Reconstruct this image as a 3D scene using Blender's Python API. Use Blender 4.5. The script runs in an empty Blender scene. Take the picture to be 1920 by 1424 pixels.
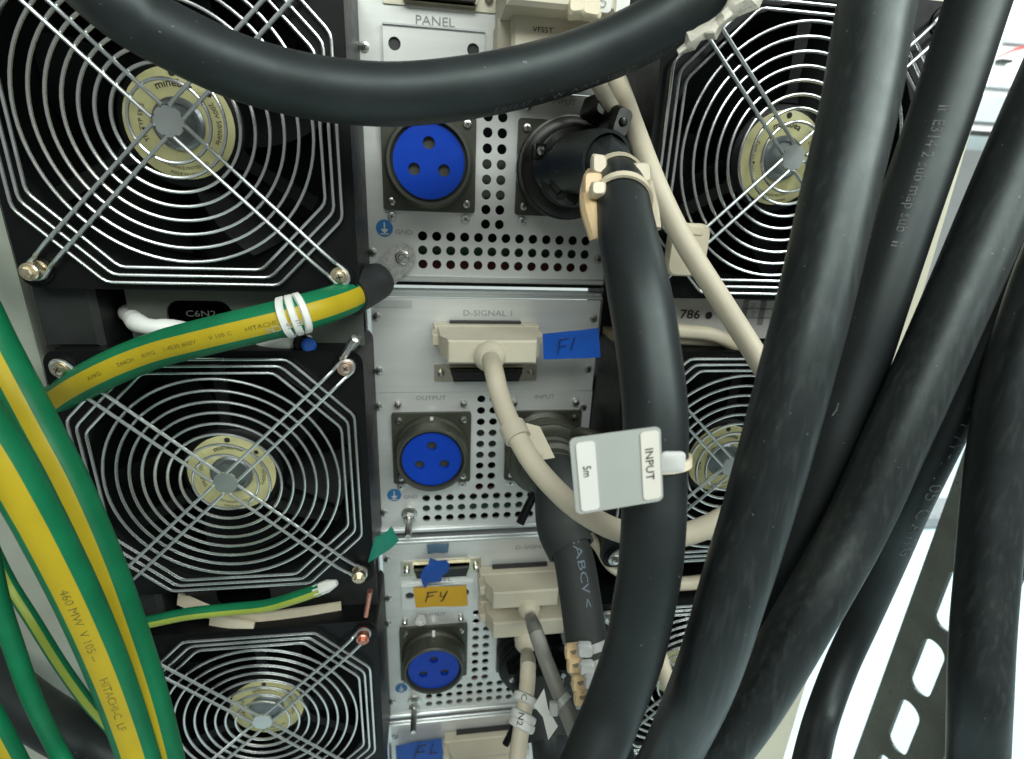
import bpy, bmesh, math, random
from mathutils import Vector, Matrix, noise
random.seed(7)
sc = bpy.context.scene
COL = sc.collection
PI = math.pi

# ------------------------------------------------------------------ camera
FPX = 999.72                                   # focal length in photo pixels (1920 wide)
RC = ((0.98976367, -0.00671708, 0.14255788),   # columns: camera right, camera down, camera forward
      (-0.1365467, -0.33508740, 0.93224001),
      (0.04150742, -0.94216310, -0.33257453))
CAM = Vector((0.12726, -0.30690, -0.02500))
cd = bpy.data.cameras.new('camera')
cam = bpy.data.objects.new('camera', cd)
COL.objects.link(cam)
cam.matrix_world = Matrix([[r[0], -r[1], -r[2], CAM[i]] for i, r in enumerate(RC)] + [[0, 0, 0, 1]])
cd.sensor_width = 36.0
cd.lens = 36.0 * FPX / 1920
cd.clip_start = 0.01
cd.clip_end = 60
cd.dof.use_dof = True
cd.dof.focus_distance = 0.285
cd.dof.aperture_fstop = cd.lens / 1.9
sc.camera = cam

# ------------------------------------------------------------------ world and lamps
w = bpy.data.worlds.new('World')
sc.world = w
w.use_nodes = True
w.node_tree.nodes['Background'].inputs[0].default_value = (0.84, 0.89, 0.85, 1)
w.node_tree.nodes['Background'].inputs[1].default_value = 0.22

def lamp(name, loc, target, sx, sy, power, col):
    d = bpy.data.lights.new(name, 'AREA')
    d.shape = 'RECTANGLE'
    d.size, d.size_y, d.energy, d.color = sx, sy, power, col
    o = bpy.data.objects.new(name, d)
    COL.objects.link(o)
    o.location = loc
    o.rotation_euler = (Vector(target) - Vector(loc)).to_track_quat('-Z', 'Y').to_euler()
    return o
lamp('aisle_ceiling_lamp', (0.55, -1.20, 0.98), (0.2, 0.0, -0.12), 2.2, 0.50, 30, (0.95, 1.0, 0.955))
lamp('aisle_ceiling_lamp', (-0.55, -1.05, 1.2), (0.05, 0.0, -0.15), 0.35, 1.0, 2.5, (0.93, 1.0, 0.95))
lamp('room_area_lamp', (1.15, -0.85, 0.75), (0.40, 0.0, -0.15), 0.25, 1.2, 9, (0.90, 1.0, 0.95))
lamp('room_area_lamp', (2.2, 1.6, 1.5), (2.0, 1.3, -1.2), 2.2, 1.6, 80, (0.86, 0.99, 1.0))
lamp('room_area_lamp', (2.5, 0.5, 1.3), (2.7, 3.6, 0.0), 1.2, 0.8, 70, (0.95, 1.0, 0.98))  # added lamp with no visible source, brightens the far wall and cabinet
sc.view_settings.view_transform = 'Standard'
sc.view_settings.look = 'None'
sc.view_settings.exposure = 0.0
sc.view_settings.gamma = 1.0
sc.cycles.max_bounces = 8

# ------------------------------------------------------------------ helpers: photo ray -> place
def ray(u, v):
    a, b = (u - 960) / FPX, (v - 712) / FPX
    return Vector([r[0] * a + r[1] * b + r[2] for r in RC])
def P(u, v, y):                                # the point at depth y behind the fan guards
    d = ray(u, v)
    return CAM + d * ((y - CAM.y) / d.y)
def D(u, v, z):                                # the point at z metres from the lens
    return CAM + ray(u, v) * z
YP = 0.0617                                    # depth of the aluminium panels behind the guards

# ------------------------------------------------------------------ helpers: materials
def mat(name, col, rough=0.5, metal=0.0, var=0.12, vscale=60.0, bump=0.0, bscale=900.0, rvar=0.12, coat=0.0,
        specks=0.0, trans=0.0, sss=0.0, brushed=False, dust=.012, streak=0.0, spec=None, tint=None):
    m = bpy.data.materials.new(name)
    m.use_nodes = True
    nt = m.node_tree
    N, L = nt.nodes, nt.links
    b = N['Principled BSDF']
    b.inputs['Metallic'].default_value = metal
    tc = N.new('ShaderNodeTexCoord')
    mp = N.new('ShaderNodeMapping')
    L.new(tc.outputs['Object'], mp.inputs[0])
    if brushed:
        mp.inputs['Scale'].default_value = (0.06, 1, 1.0)
    n1 = N.new('ShaderNodeTexNoise')
    n1.inputs['Scale'].default_value = vscale
    n1.inputs['Detail'].default_value = 5
    L.new(mp.outputs[0], n1.inputs['Vector'])
    rmp = N.new('ShaderNodeValToRGB')
    c = Vector(col)
    rmp.color_ramp.elements[0].color = (*(c * (1 - var)), 1)
    rmp.color_ramp.elements[1].color = (*[min(1, x * (1 + var)) for x in c], 1)
    rmp.color_ramp.elements[0].position, rmp.color_ramp.elements[1].position = 0.3, 0.7
    L.new(n1.outputs['Fac'], rmp.inputs[0])
    out = rmp.outputs[0]
    if specks:
        n3 = N.new('ShaderNodeTexNoise')
        n3.inputs['Scale'].default_value = 620
        n3.inputs['Detail'].default_value = 1
        L.new(tc.outputs['Object'], n3.inputs['Vector'])
        r3 = N.new('ShaderNodeValToRGB')
        r3.color_ramp.elements[0].position, r3.color_ramp.elements[1].position = 0.785, 0.81
        r3.color_ramp.elements[0].color = (0, 0, 0, 1)
        r3.color_ramp.elements[1].color = (specks, specks, specks, 1)
        L.new(n3.outputs['Fac'], r3.inputs[0])
        n4 = N.new('ShaderNodeTexNoise')        # a thin film of dust in broad patches
        n4.inputs['Scale'].default_value = 35
        n4.inputs['Detail'].default_value = 6
        L.new(tc.outputs['Object'], n4.inputs['Vector'])
        r4 = N.new('ShaderNodeValToRGB')
        r4.color_ramp.elements[0].position, r4.color_ramp.elements[1].position = 0.45, 0.8
        r4.color_ramp.elements[0].color = (0, 0, 0, 1)
        r4.color_ramp.elements[1].color = (dust, dust * 1.04, dust * 1.04, 1)
        L.new(n4.outputs['Fac'], r4.inputs[0])
        srcs = [r3, r4]
        if streak:                               # long rubbed streaks down the jacket
            m5 = N.new('ShaderNodeMapping'); m5.inputs['Scale'].default_value = (1, 1, .06); m5.inputs['Rotation'].default_value = (0, .3, 0)
            L.new(tc.outputs['Object'], m5.inputs[0])
            n5 = N.new('ShaderNodeTexNoise'); n5.inputs['Scale'].default_value = 420; n5.inputs['Detail'].default_value = 8
            L.new(m5.outputs[0], n5.inputs['Vector'])
            r5 = N.new('ShaderNodeValToRGB')
            r5.color_ramp.elements[0].position, r5.color_ramp.elements[1].position = 0.50, 0.85
            r5.color_ramp.elements[0].color = (0, 0, 0, 1)
            r5.color_ramp.elements[1].color = (streak, streak * 1.08, streak * 1.05, 1)
            L.new(n5.outputs['Fac'], r5.inputs[0]); srcs.append(r5)
        for src in srcs:
            mx = N.new('ShaderNodeMix')
            mx.data_type = 'RGBA'
            mx.blend_type = 'ADD'
            mx.inputs[0].default_value = 1
            L.new(out, mx.inputs[6])
            L.new(src.outputs[0], mx.inputs[7])
            out = mx.outputs[2]
    L.new(out, b.inputs['Base Color'])
    mr = N.new('ShaderNodeMapRange')
    mr.inputs['To Min'].default_value = max(0.02, rough - rvar)
    mr.inputs['To Max'].default_value = min(1, rough + rvar)
    n2 = N.new('ShaderNodeTexNoise')
    n2.inputs['Scale'].default_value = vscale * 2.7
    n2.inputs['Detail'].default_value = 6
    L.new(mp.outputs[0], n2.inputs['Vector'])
    L.new(n2.outputs['Fac'], mr.inputs['Value'])
    L.new(mr.outputs[0], b.inputs['Roughness'])
    if bump:
        bn = N.new('ShaderNodeTexNoise')
        bn.inputs['Scale'].default_value = bscale
        bn.inputs['Detail'].default_value = 4
        L.new(mp.outputs[0], bn.inputs['Vector'])
        bp = N.new('ShaderNodeBump')
        bp.inputs['Strength'].default_value = bump
        bp.inputs['Distance'].default_value = 0.0006
        L.new(bn.outputs['Fac'], bp.inputs['Height'])
        L.new(bp.outputs[0], b.inputs['Normal'])
    b.inputs['Coat Weight'].default_value = coat
    if spec is not None: b.inputs['Specular IOR Level'].default_value = spec
    if tint: b.inputs['Specular Tint'].default_value = (*tint, 1)
    if spec is None and max(col) < .008: b.inputs['Specular IOR Level'].default_value = .22
    if trans:
        b.inputs['Transmission Weight'].default_value = trans
    if sss:
        b.inputs['Subsurface Weight'].default_value = sss
        b.inputs['Subsurface Radius'].default_value = (0.004, 0.003, 0.002)
    return m
M = dict(
    pvc=mat('black_pvc', (0.0112, 0.0140, 0.0146), 0.47, bump=0.06, bscale=1500, specks=0.16, rvar=.06, dust=.008, spec=.55, tint=(.87, 1, .99)),
    pvc_gloss=mat('black_rubber_worn', (0.0105, 0.0136, 0.0140), 0.41, bump=0.05, bscale=1200, specks=0.14, rvar=0.07, dust=.010, streak=.03, spec=.65, tint=(.87, 1, .99)),
    shrink=mat('black_heat_shrink', (0.018, 0.021, 0.022), 0.6, bump=0.3),
    pvc_soft=mat('charcoal_heat_shrink', (0.036, 0.042, 0.040), 0.62, bump=0.3),
    black=mat('black_plastic', (0.0045, 0.005, 0.0055), 0.42, bump=0.05),
    dark=mat('dark_housing', (0.016, 0.018, 0.017), 0.5, bump=0.1, vscale=25, var=0.3),
    duct=mat('grey_duct_metal', (0.105, 0.115, 0.098), 0.5, metal=0.2, vscale=25),
    blade=mat('fan_blade_plastic', (0.004, 0.0045, 0.005), 0.5, spec=.12),
    alu=mat('aluminium_panel', (0.73, 0.745, 0.715), 0.36, metal=0.30, var=0.05, vscale=140, brushed=True, rvar=0.05),
    alu2=mat('aluminium_lip', (0.64, 0.67, 0.66), 0.30, metal=0.6, var=0.06, vscale=100, brushed=True),
    chrome=mat('chrome_wire', (0.74, 0.76, 0.75), 0.24, metal=0.9, var=0.08, rvar=0.08),
    zinc=mat('zinc_screw', (0.62, 0.62, 0.58), 0.30, metal=1.0, var=0.2, vscale=300),
    brass=mat('brass_screw', (0.72, 0.62, 0.44), 0.30, metal=0.9, var=0.2, vscale=300),
    copper=mat('copper_screw', (0.62, 0.27, 0.20), 0.35, metal=0.9, var=0.2, vscale=300),
    label=mat('yellowed_label', (0.64, 0.61, 0.31), 0.38, var=0.12, vscale=90),
    ink=mat('black_ink', (0.03, 0.03, 0.03), 0.6),
    ink_grey=mat('grey_ink', (0.30, 0.31, 0.31), 0.6),
    ink_cable=mat('grey_print', (0.11, 0.12, 0.12), 0.6, var=0.6, vscale=500),
    ink_blue=mat('pale_blue_print', (0.20, 0.25, 0.30), 0.6),
    ink_stripe=mat('brown_print', (0.16, 0.13, 0.02), 0.6, var=0.6, vscale=400),
    olive=mat('olive_anodised_shell', (0.070, 0.073, 0.054), 0.42, metal=0.3, vscale=40),
    blue=mat('blue_insert', (0.001, 0.044, 0.40), 0.42, var=0.06, spec=.25),
    blue_sign=mat('blue_sign', (0.03, 0.20, 0.48), 0.5),
    white=mat('white_plastic', (0.74, 0.75, 0.71), 0.45, var=0.05),
    nylon=mat('ivory_nylon', (0.78, 0.70, 0.53), 0.38, var=0.06, sss=0.25),
    tan=mat('tan_nylon', (0.78, 0.58, 0.33), 0.42, var=0.06, sss=0.25),
    beige=mat('beige_plastic', (0.64, 0.585, 0.455), 0.5, var=0.05, bump=0.08),
    beige_cord=mat('beige_cord', (0.66, 0.595, 0.455), 0.5, var=0.06),
    grey_cord=mat('grey_cord', (0.25, 0.25, 0.22), 0.5, var=0.06),
    green=mat('green_insulation', (0.005, 0.150, 0.062), 0.45, var=0.14, spec=.25),
    yellow=mat('yellow_insulation', (0.44, 0.33, 0.016), 0.42, spec=.25, var=0.06),
    lime=mat('lime_insulation', (0.34, 0.42, 0.06), 0.45, var=0.06),
    tape_blue=mat('blue_tape', (0.006, 0.075, 0.36), 0.55, var=0.10, bump=0.2, bscale=500),
    tape_orange=mat('orange_tape', (0.72, 0.41, 0.02), 0.6, var=0.08),
    tape_green=mat('green_tape', (0.006, 0.22, 0.14), 0.4, var=0.10),
    tag=mat('grey_tag_plastic', (0.36, 0.385, 0.36), 0.5, var=0.04),
    sticker=mat('white_sticker', (0.69, 0.69, 0.65), 0.55, var=0.03),
    paint=mat('pale_green_paint', (0.40, 0.43, 0.36), 0.5, var=0.05),
    cream=mat('cream_paint', (0.66, 0.64, 0.50), 0.45, var=0.05),
    steel_black=mat('black_enamel_rail', (0.045, 0.054, 0.050), 0.30, var=0.45, vscale=22),
    glue=mat('dried_glue', (0.62, 0.59, 0.50), 0.5, var=0.14, vscale=150, bump=0.5, sss=0.2),
    floor=mat('pale_floor', (0.68, 0.80, 0.83), 0.35, var=0.05, vscale=4),
    wallm=mat('white_wall', (0.80, 0.81, 0.79), 0.6, var=0.03, vscale=4),
    grey=mat('grey_enamel', (0.34, 0.36, 0.37), 0.5),
    red=mat('red_plastic', (0.5, 0.03, 0.03), 0.5),
    pcb=mat('green_circuit_board', (0.02, 0.09, 0.05), 0.4),
    maroon=mat('maroon_component', (0.16, 0.035, 0.03), 0.5),
    stain=mat('brown_board', (0.20, 0.16, 0.08), 0.6, var=0.4),
)

# ------------------------------------------------------------------ helpers: objects
def props(o, label=None, cat=None, group=None, kind=None):
    for k, v in (('label', label), ('category', cat), ('group', group), ('kind', kind)):
        if v: o[k] = v
    return o
def empty(name, loc, label, cat, group=None):
    o = bpy.data.objects.new(name, None)
    o.empty_display_size = 0.01
    COL.objects.link(o)
    o.location = loc
    return props(o, label, cat, group)
class MB:
    def __init__(s): s.v, s.f, s.m = [], [], []
    def add(s, vs, fs, mi=0):
        k = len(s.v)
        s.v += [Vector(p) for p in vs]
        s.f += [[i + k for i in f] for f in fs]
        s.m += [mi] * len(fs)
        return s
    def box(s, a, b, mi=0, ch=0.0):
        x0, x1 = sorted((a[0], b[0])); y0, y1 = sorted((a[1], b[1])); z0, z1 = sorted((a[2], b[2]))
        if not ch:
            vs = [(x, y, z) for x in (x0, x1) for y in (y0, y1) for z in (z0, z1)]
            return s.add(vs, [(0, 1, 3, 2), (4, 6, 7, 5), (0, 4, 5, 1), (2, 3, 7, 6), (0, 2, 6, 4), (1, 5, 7, 3)], mi)
        lo = lambda d: [(x0 + d, z0 + d), (x1 - d, z0 + d), (x1 - d, z1 - d), (x0 + d, z1 - d)]
        return s.loft([[(x, y, z) for x, z in lo(d)] for y, d in ((y0, ch), (y0 + ch, 0), (y1, 0))], mi=mi)
    def loft(s, rings, closed=True, cap=True, mi=0):
        n = len(rings[0]); k = len(s.v); vs = [p for r in rings for p in r]; fs = []
        for i in range(len(rings) - 1):
            for j in range(n if closed else n - 1):
                a, b = i * n + j, i * n + (j + 1) % n
                fs.append((a, b, b + n, a + n))
        if cap and closed:
            fs.append(tuple(reversed(range(n)))); fs.append(tuple((len(rings) - 1) * n + j for j in range(n)))
        return s.add(vs, fs, mi)
    def lathe(s, o, ax, prof, n=24, mi=0, cap=True, a0=0.0):
        ax = Vector(ax).normalized(); o = Vector(o)
        u = ax.orthogonal().normalized(); w_ = ax.cross(u)
        return s.loft([[o + ax * h + (u * math.cos(a0 + 2 * PI * j / n) + w_ * math.sin(a0 + 2 * PI * j / n)) * r for j in range(n)] for r, h in prof], cap=cap, mi=mi)
    def tube(s, pts, r, n=12, mi=0, closed=False, cap=True, sect=None):
        pts = [Vector(p) for p in pts]
        fr = frames(pts, closed)
        rings = []
        for i, (p, (t, a, b)) in enumerate(zip(pts, fr)):
            rr = r[i] if isinstance(r, (list, tuple)) else r
            rings.append([p + (a * math.cos(2 * PI * j / n) + b * math.sin(2 * PI * j / n)) * rr for j in range(n)])
        if closed:
            rings.append(rings[0]); cap = False
        k = len(s.f)
        s.loft(rings, cap=cap, mi=mi)
        if sect:
            for i in range(len(rings) - 1):
                for j in range(n):
                    s.m[k + i * n + j] = sect(j)
        return s
    def build(s, name, ms, parent=None, smooth=True, angle=0.6):
        me = bpy.data.meshes.new(name)
        inv = Vector((0, 0, 0))
        if parent is not None:
            q = parent
            while q is not None:
                inv += q.location; q = q.parent
        me.from_pydata([p - inv for p in s.v], [], s.f)
        for m in (ms if isinstance(ms, (list, tuple)) else [ms]): me.materials.append(m)
        for p, i in zip(me.polygons, s.m): p.material_index = i
        bm = bmesh.new(); bm.from_mesh(me)
        bmesh.ops.recalc_face_normals(bm, faces=bm.faces)
        bm.to_mesh(me); bm.free()
        if smooth:
            me.shade_smooth(); me.set_sharp_from_angle(angle=angle)
        o = bpy.data.objects.new(name, me)
        COL.objects.link(o)
        if parent is not None: o.parent = parent
        return o
def frames(pts, closed=False, ref=Vector((0, -1, 0))):
    n = len(pts); ts = []
    for i in range(n):
        a = pts[(i - 1) % n] if (closed or i) else pts[0]
        b = pts[(i + 1) % n] if (closed or i < n - 1) else pts[-1]
        ts.append((b - a).normalized())
    mid = min(range(n), key=lambda i: abs(ts[i].dot(ref)))
    out = [None] * n
    a = (ref - ts[mid] * ref.dot(ts[mid])).normalized()
    out[mid] = (ts[mid], a, ts[mid].cross(a))
    for rng in (range(mid + 1, n), range(mid - 1, -1, -1)):
        cur = out[mid][1]
        for i in rng:
            cur = cur - ts[i] * cur.dot(ts[i])
            cur = cur.normalized() if cur.length > 1e-6 else ts[i].orthogonal().normalized()
            out[i] = (ts[i], cur, ts[i].cross(cur))
    return out
def spline(pts, step=0.004):
    pts = [Vector(p) for p in pts]
    q = [pts[0] * 2 - pts[1]] + pts + [pts[-1] * 2 - pts[-2]]
    out = []
    for i in range(1, len(q) - 2):
        a, b, c, d = q[i - 1:i + 3]
        k = max(2, int((c - b).length / step))
        for j in range(k):
            t = j / k
            out.append(0.5 * (2 * b + (c - a) * t + (2 * a - 5 * b + 4 * c - d) * t * t + (3 * b - a - 3 * c + d) * t ** 3))
    out.append(pts[-1])
    return out
def circle(cx, cz, r, n=16, a0=0.0):
    return [(cx + r * math.cos(a0 + 2 * PI * i / n), cz + r * math.sin(a0 + 2 * PI * i / n)) for i in range(n)]
def rect(x0, z0, x1, z1): return [(x0, z0), (x1, z0), (x1, z1), (x0, z1)]
def rrect(x0, z0, x1, z1, r, n=5):
    out = []
    for cx, cz, a in ((x1 - r, z0 + r, -PI / 2), (x1 - r, z1 - r, 0), (x0 + r, z1 - r, PI / 2), (x0 + r, z0 + r, PI)):
        out += [(cx + r * math.cos(a + PI / 2 * i / n), cz + r * math.sin(a + PI / 2 * i / n)) for i in range(n + 1)]
    return out
def plate(mb, outer, holes, y0, y1, mi=0, xf=None, back=False):
    """a flat plate in the XZ plane with real holes; front face at y0, edges and hole walls run back to y1"""
    bm = bmesh.new()
    for lp in [outer] + list(holes):
        vs = [bm.verts.new((x, y0, z)) for x, z in lp]
        for i in range(len(vs)): bm.edges.new((vs[i], vs[(i + 1) % len(vs)]))
    bmesh.ops.triangle_fill(bm, edges=bm.edges[:], use_beauty=True, use_dissolve=False, normal=(0, -1, 0))
    bm.verts.index_update()
    vs = [tuple(v.co) for v in bm.verts]
    fs = [[v.index for v in f.verts] for f in bm.faces]
    bm.free()
    k = len(vs)
    vs2 = vs + [(x, y1, z) for x, y, z in vs]
    if back: fs += [[i + k for i in f] for f in fs]
    i0 = 0
    for lp in [outer] + list(holes):
        n = len(lp)
        for i in range(n):
            a, b = i0 + i, i0 + (i + 1) % n
            fs.append([a, b, b + k, a + k])
        i0 += n
    if xf: vs2 = [xf(Vector(p)) for p in vs2]
    return mb.add(vs2, fs, mi)
FONT_CACHE = {}
def glyphs(s, bold=0.0):
    """triangles of a line of lettering, cap height 1, starting at x=0"""
    if (s, bold) in FONT_CACHE: return FONT_CACHE[(s, bold)]
    c = bpy.data.curves.new('lettering', 'FONT')
    c.body = s; c.size = 1.0; c.resolution_u = 2; c.fill_mode = 'FRONT'; c.offset = bold
    o = bpy.data.objects.new('lettering', c)
    COL.objects.link(o)
    dg = bpy.context.evaluated_depsgraph_get()
    me = bpy.data.meshes.new_from_object(o.evaluated_get(dg))
    vs = [(v.co.x / 0.73, v.co.y / 0.73) for v in me.vertices]
    fs = [list(p.vertices) for p in me.polygons]
    bpy.data.objects.remove(o); bpy.data.curves.remove(c); bpy.data.meshes.remove(me)
    FONT_CACHE[(s, bold)] = (vs, fs)
    return vs, fs
def text_on(mb, s, org, ux, uz, h, mi=0, center=True, bold=0.0, sx=1.0):
    vs, fs = glyphs(s, bold)
    wd = max(v[0] for v in vs)
    ux, uz, org = Vector(ux).normalized(), Vector(uz).normalized(), Vector(org)
    off = -wd / 2 if center else 0
    return mb.add([org + ux * ((x + off) * h * sx) + uz * ((y - (0.5 if center else 0)) * h) for x, y in vs], fs, mi)
def text_on_tube(mb, s, path, r, s0, ang, h, mi=0, flip=False, sx=1.0):
    """lettering wrapped on the skin of a tube, running along its length"""
    fr = frames(path); L = [0]
    for a, b in zip(path, path[1:]): L.append(L[-1] + (b - a).length)
    vs, fs = glyphs(s)
    out = []
    for x, y in vs:
        d = s0 + (-x if flip else x) * h * sx
        i = 0
        while i < len(L) - 2 and L[i + 1] < d: i += 1
        t = (d - L[i]) / max(1e-9, L[i + 1] - L[i])
        p = path[i].lerp(path[i + 1], t)
        T, A, Bv = fr[i]; T2, A2, B2 = fr[min(i + 1, len(fr) - 1)]
        A = A.lerp(A2, max(0, min(1, t))); Bv = Bv.lerp(B2, max(0, min(1, t)))
        yy = ((y - 0.5) if flip else -(y - 0.5)) * h
        th = ang + yy / r
        out.append(p + (A * math.cos(th) + Bv * math.sin(th)).normalized() * (r * 1.010 + 0.00006))
    return mb.add(out, fs, mi)
def stroke(mb, pts, r, mi=0):
    return mb.tube(pts, r, 5, mi)
def screw(name, c, r, h, m, parent, ax=(0, -1, 0), cross=True):
    c = Vector(c); ax = Vector(ax).normalized()
    mb = MB().lathe(c, ax, [(r, 0), (r, h * .45), (r * .86, h * .8), (r * .45, h)], 14)
    if cross:
        u = ax.orthogonal().normalized(); v = ax.cross(u); a = random.random() * PI
        for k in (0, 1):
            d = u * math.cos(a + k * PI / 2) + v * math.sin(a + k * PI / 2); e = ax.cross(d)
            q = [c + ax * (h * 1.02) + d * (sx_ * r * .5) + e * (sy_ * r * .10) for sx_, sy_ in ((-1, -1), (1, -1), (1, 1), (-1, 1))]
            mb.loft([[p - ax * (h * .3) for p in q], q], mi=1)
    return mb.build(name, [m, M['ink']], parent)
def pix(p):                                    # where a point lands in the photo
    q = p - CAM
    x, y, z = (sum(RC[i][k] * q[i] for i in range(3)) for k in range(3))
    return Vector((960 + FPX * x / z, 712 + FPX * y / z))
def cablepath(pts, R, step=0.004):
    """pts: (u, v, apparent width in photo pixels): a real radius R puts each point at its true distance;
    a Vector is a place as it is. The tube's two outlines are fitted to the measured ones."""
    cur = [None if isinstance(p, Vector) else [p[0], p[1], FPX * 2 * R / p[2]] for p in pts]
    for it in range(7):
        q = [p if c is None else D(*c) for p, c in zip(pts, cur)]
        if it == 6: break
        for i, c in enumerate(cur):
            if c is None: continue
            p = q[i]
            T = (q[min(i + 1, len(q) - 1)] - q[max(i - 1, 0)]).normalized()
            a = CAM - p
            a = a - T * a.dot(T)
            d = a.length
            if d < R * 1.3: continue
            a /= d
            b = T.cross(a)
            ca = R / d; sa = math.sqrt(1 - ca * ca)
            c0 = pix(p)
            t2 = (pix(p + T * .001) - c0).normalized(); n2 = Vector((-t2.y, t2.x))
            e1 = (pix(p + (a * ca + b * sa) * R) - c0).dot(n2)
            e2 = (pix(p + (a * ca - b * sa) * R) - c0).dot(n2)
            off, wd = (e1 + e2) / 2, abs(e1 - e2)
            goal = Vector(pts[i][:2])
            err = (goal - c0).dot(n2) - off
            c[0] += n2.x * err * .8; c[1] += n2.y * err * .8
            c[2] *= max(.85, min(1.18, (wd / pts[i][2]) ** .8))
    return spline(q, step)
def cable(name, path, R, m, label, cat='cable', group=None, parent=None, n=28, half=None, sectmats=None, rot=0.0, part=None, wob=0.010):
    mb = MB()
    sect = None
    ms = m
    if half:
        def sect(j):
            a = (2 * PI * (j + .5) / n - rot + PI) % (2 * PI) - PI
            return 1 if abs(a) < half else 0
        ms = sectmats
    rr = [R * (1 + wob * noise.noise(p * 16)) for p in path]
    mb.tube(path, rr, n, sect=sect)
    o = mb.build(name, ms, parent)
    return props(o, label, cat, group)

# ------------------------------------------------------------------ the setting behind and beside the rack
def struct(name, mb, m): return props(mb.build(name, m, smooth=False), kind='structure')
struct('floor', MB().add([(-1, -1.5, -1.25), (6, -1.5, -1.25), (6, 5, -1.25), (-1, 5, -1.25)], [(0, 1, 2, 3)]), M['floor'])
struct('wall', MB().box((-1, 4.6, -1.25), (6, 4.7, 2.2)), M['wallm'])
mb = MB().box((-0.36, 0.020, -0.85), (-0.0975, 0.30, 0.35))
struct('cabinet_wall', mb, M['paint'])
mb = MB().box((0.425, 0.060, -0.85), (0.5062, 0.30, 0.35), ch=0.002)
t = mb.build('rack_post', M['cream'], smooth=False)
props(t, 'cream painted rack post behind the black cables at upper right', 'rack post')
# equipment in the room behind, out of focus
e = empty('equipment_cabinet', (2.2, 2.2, -0.3), 'blurred white equipment cabinet with grey bands in the room behind', 'cabinet')
def pat(u, v, y): return P(u, v, y)
a, b = P(1760, 40, 2.2), P(1960, 262, 2.2)
MB().box((a.x, 2.2, b.z), (b.x + .4, 2.8, a.z + .5)).build('body', M['wallm'], e, smooth=False)
for (u0, v0, u1, v1, m) in ((1890, 52, 1990, 92, 'grey'), (1850, 160, 1960, 174, 'grey'), (1820, 178, 1930, 236, 'grey'), (1800, 244, 1880, 258, 'dark'), (1870, 112, 1890, 120, 'dark')):
    a, b = P(u0, v0, 2.19), P(u1, v1, 2.19)
    MB().box((a.x, 2.17, b.z), (b.x, 2.198, a.z)).build('front_band', M[m], e, smooth=False)
MB().tube(spline([P(1870, 108, 2.16), P(1895, 96, 2.15), P(1935, 84, 2.16)], .05), .005, 8).build('cord', M['red'], e)

d_ = ray(1722, 985)  # grey block added to stand in for a shadow patch on the floor
c_ = CAM + d_ * ((-1.25 - CAM.z) / d_.z)
props(MB().box((c_.x - .10, c_.y - .03, -1.2499), (c_.x + .25, c_.y + .10, -1.19), ch=.01).build('shadow_block', M['grey']), 'low grey box on the bright floor behind the slotted rail', 'box')
# slotted rail at the right: its face looks along the row of fans
mb = MB()
turn_ = lambda p: Vector((0.595 + p.y, -p.x, p.z))          # drawn flat, then turned to face the fans
slots = [[(x - .025, z + zc) for x, z in rrect(-.0113, -.0305, .0113, .0305, .0100)] for zc in [-.284 - .0790 * k for k in range(8)]]
plate(mb, rect(-.0612, -0.95, .0160, 0.05), slots, 0, .0026, xf=turn_, back=True)
mb.box((0.5972, .0590, -0.95), (0.630, .0612, 0.05))
props(mb.build('slotted_rail', M['steel_black'], smooth=False), 'black slotted metal rail seen against the bright floor at lower right', 'rail')

# ------------------------------------------------------------------ fan columns: black housings behind the fans
def housing(name, x0, x1, label, gaps):
    e = empty(name, ((x0 + x1) / 2, YP, -0.2), label, 'fan housing')
    MB().box((x0, 0.060, -0.75), (x1, 0.10, 0.22)).build('back_plate', M['black'], e, smooth=False)
    return e
W = 0.33172
HL = housing('fan_housing', -0.0970, 0.0790, 'black housing with recessed plates behind the left column of fans', 0)
HR = housing('fan_housing', W - 0.0850, W + 0.0935, 'black housing with recessed plates behind the right column of fans', 0)
for i in range(3):
    zc = -0.1 - 0.2 * i
    mb = MB()
    plate(mb, rect(-0.046, zc - .0185, 0.084, zc + .0185), [rrect(-.026, zc - .013, .010, zc + .008, .008)], 0.020, 0.022)
    mb.box((-0.046, 0.022, zc - .0185), (0.084, 0.0225, zc - .0165)).build('duct_plate', M['duct'] if i == 0 else M['dark'], HL, smooth=False)
    MB().box((-0.090, 0.012, zc - .019), (-0.058, 0.0597, zc + .019), ch=.003).build('filler_block', M['dark'], HL)
    MB().box((-0.095, 0.030, zc - .08), (-0.0895, 0.0597, zc + .08)).build('side_strip', M['black'], HL, smooth=False)
mb = MB(); text_on(mb, 'C6N2', P(376, 588, .0198), (1, 0, 0), (0, 0, 1), .0038, sx=1.3)
mb.build('lettering', M['duct'], HL, smooth=False)

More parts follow.
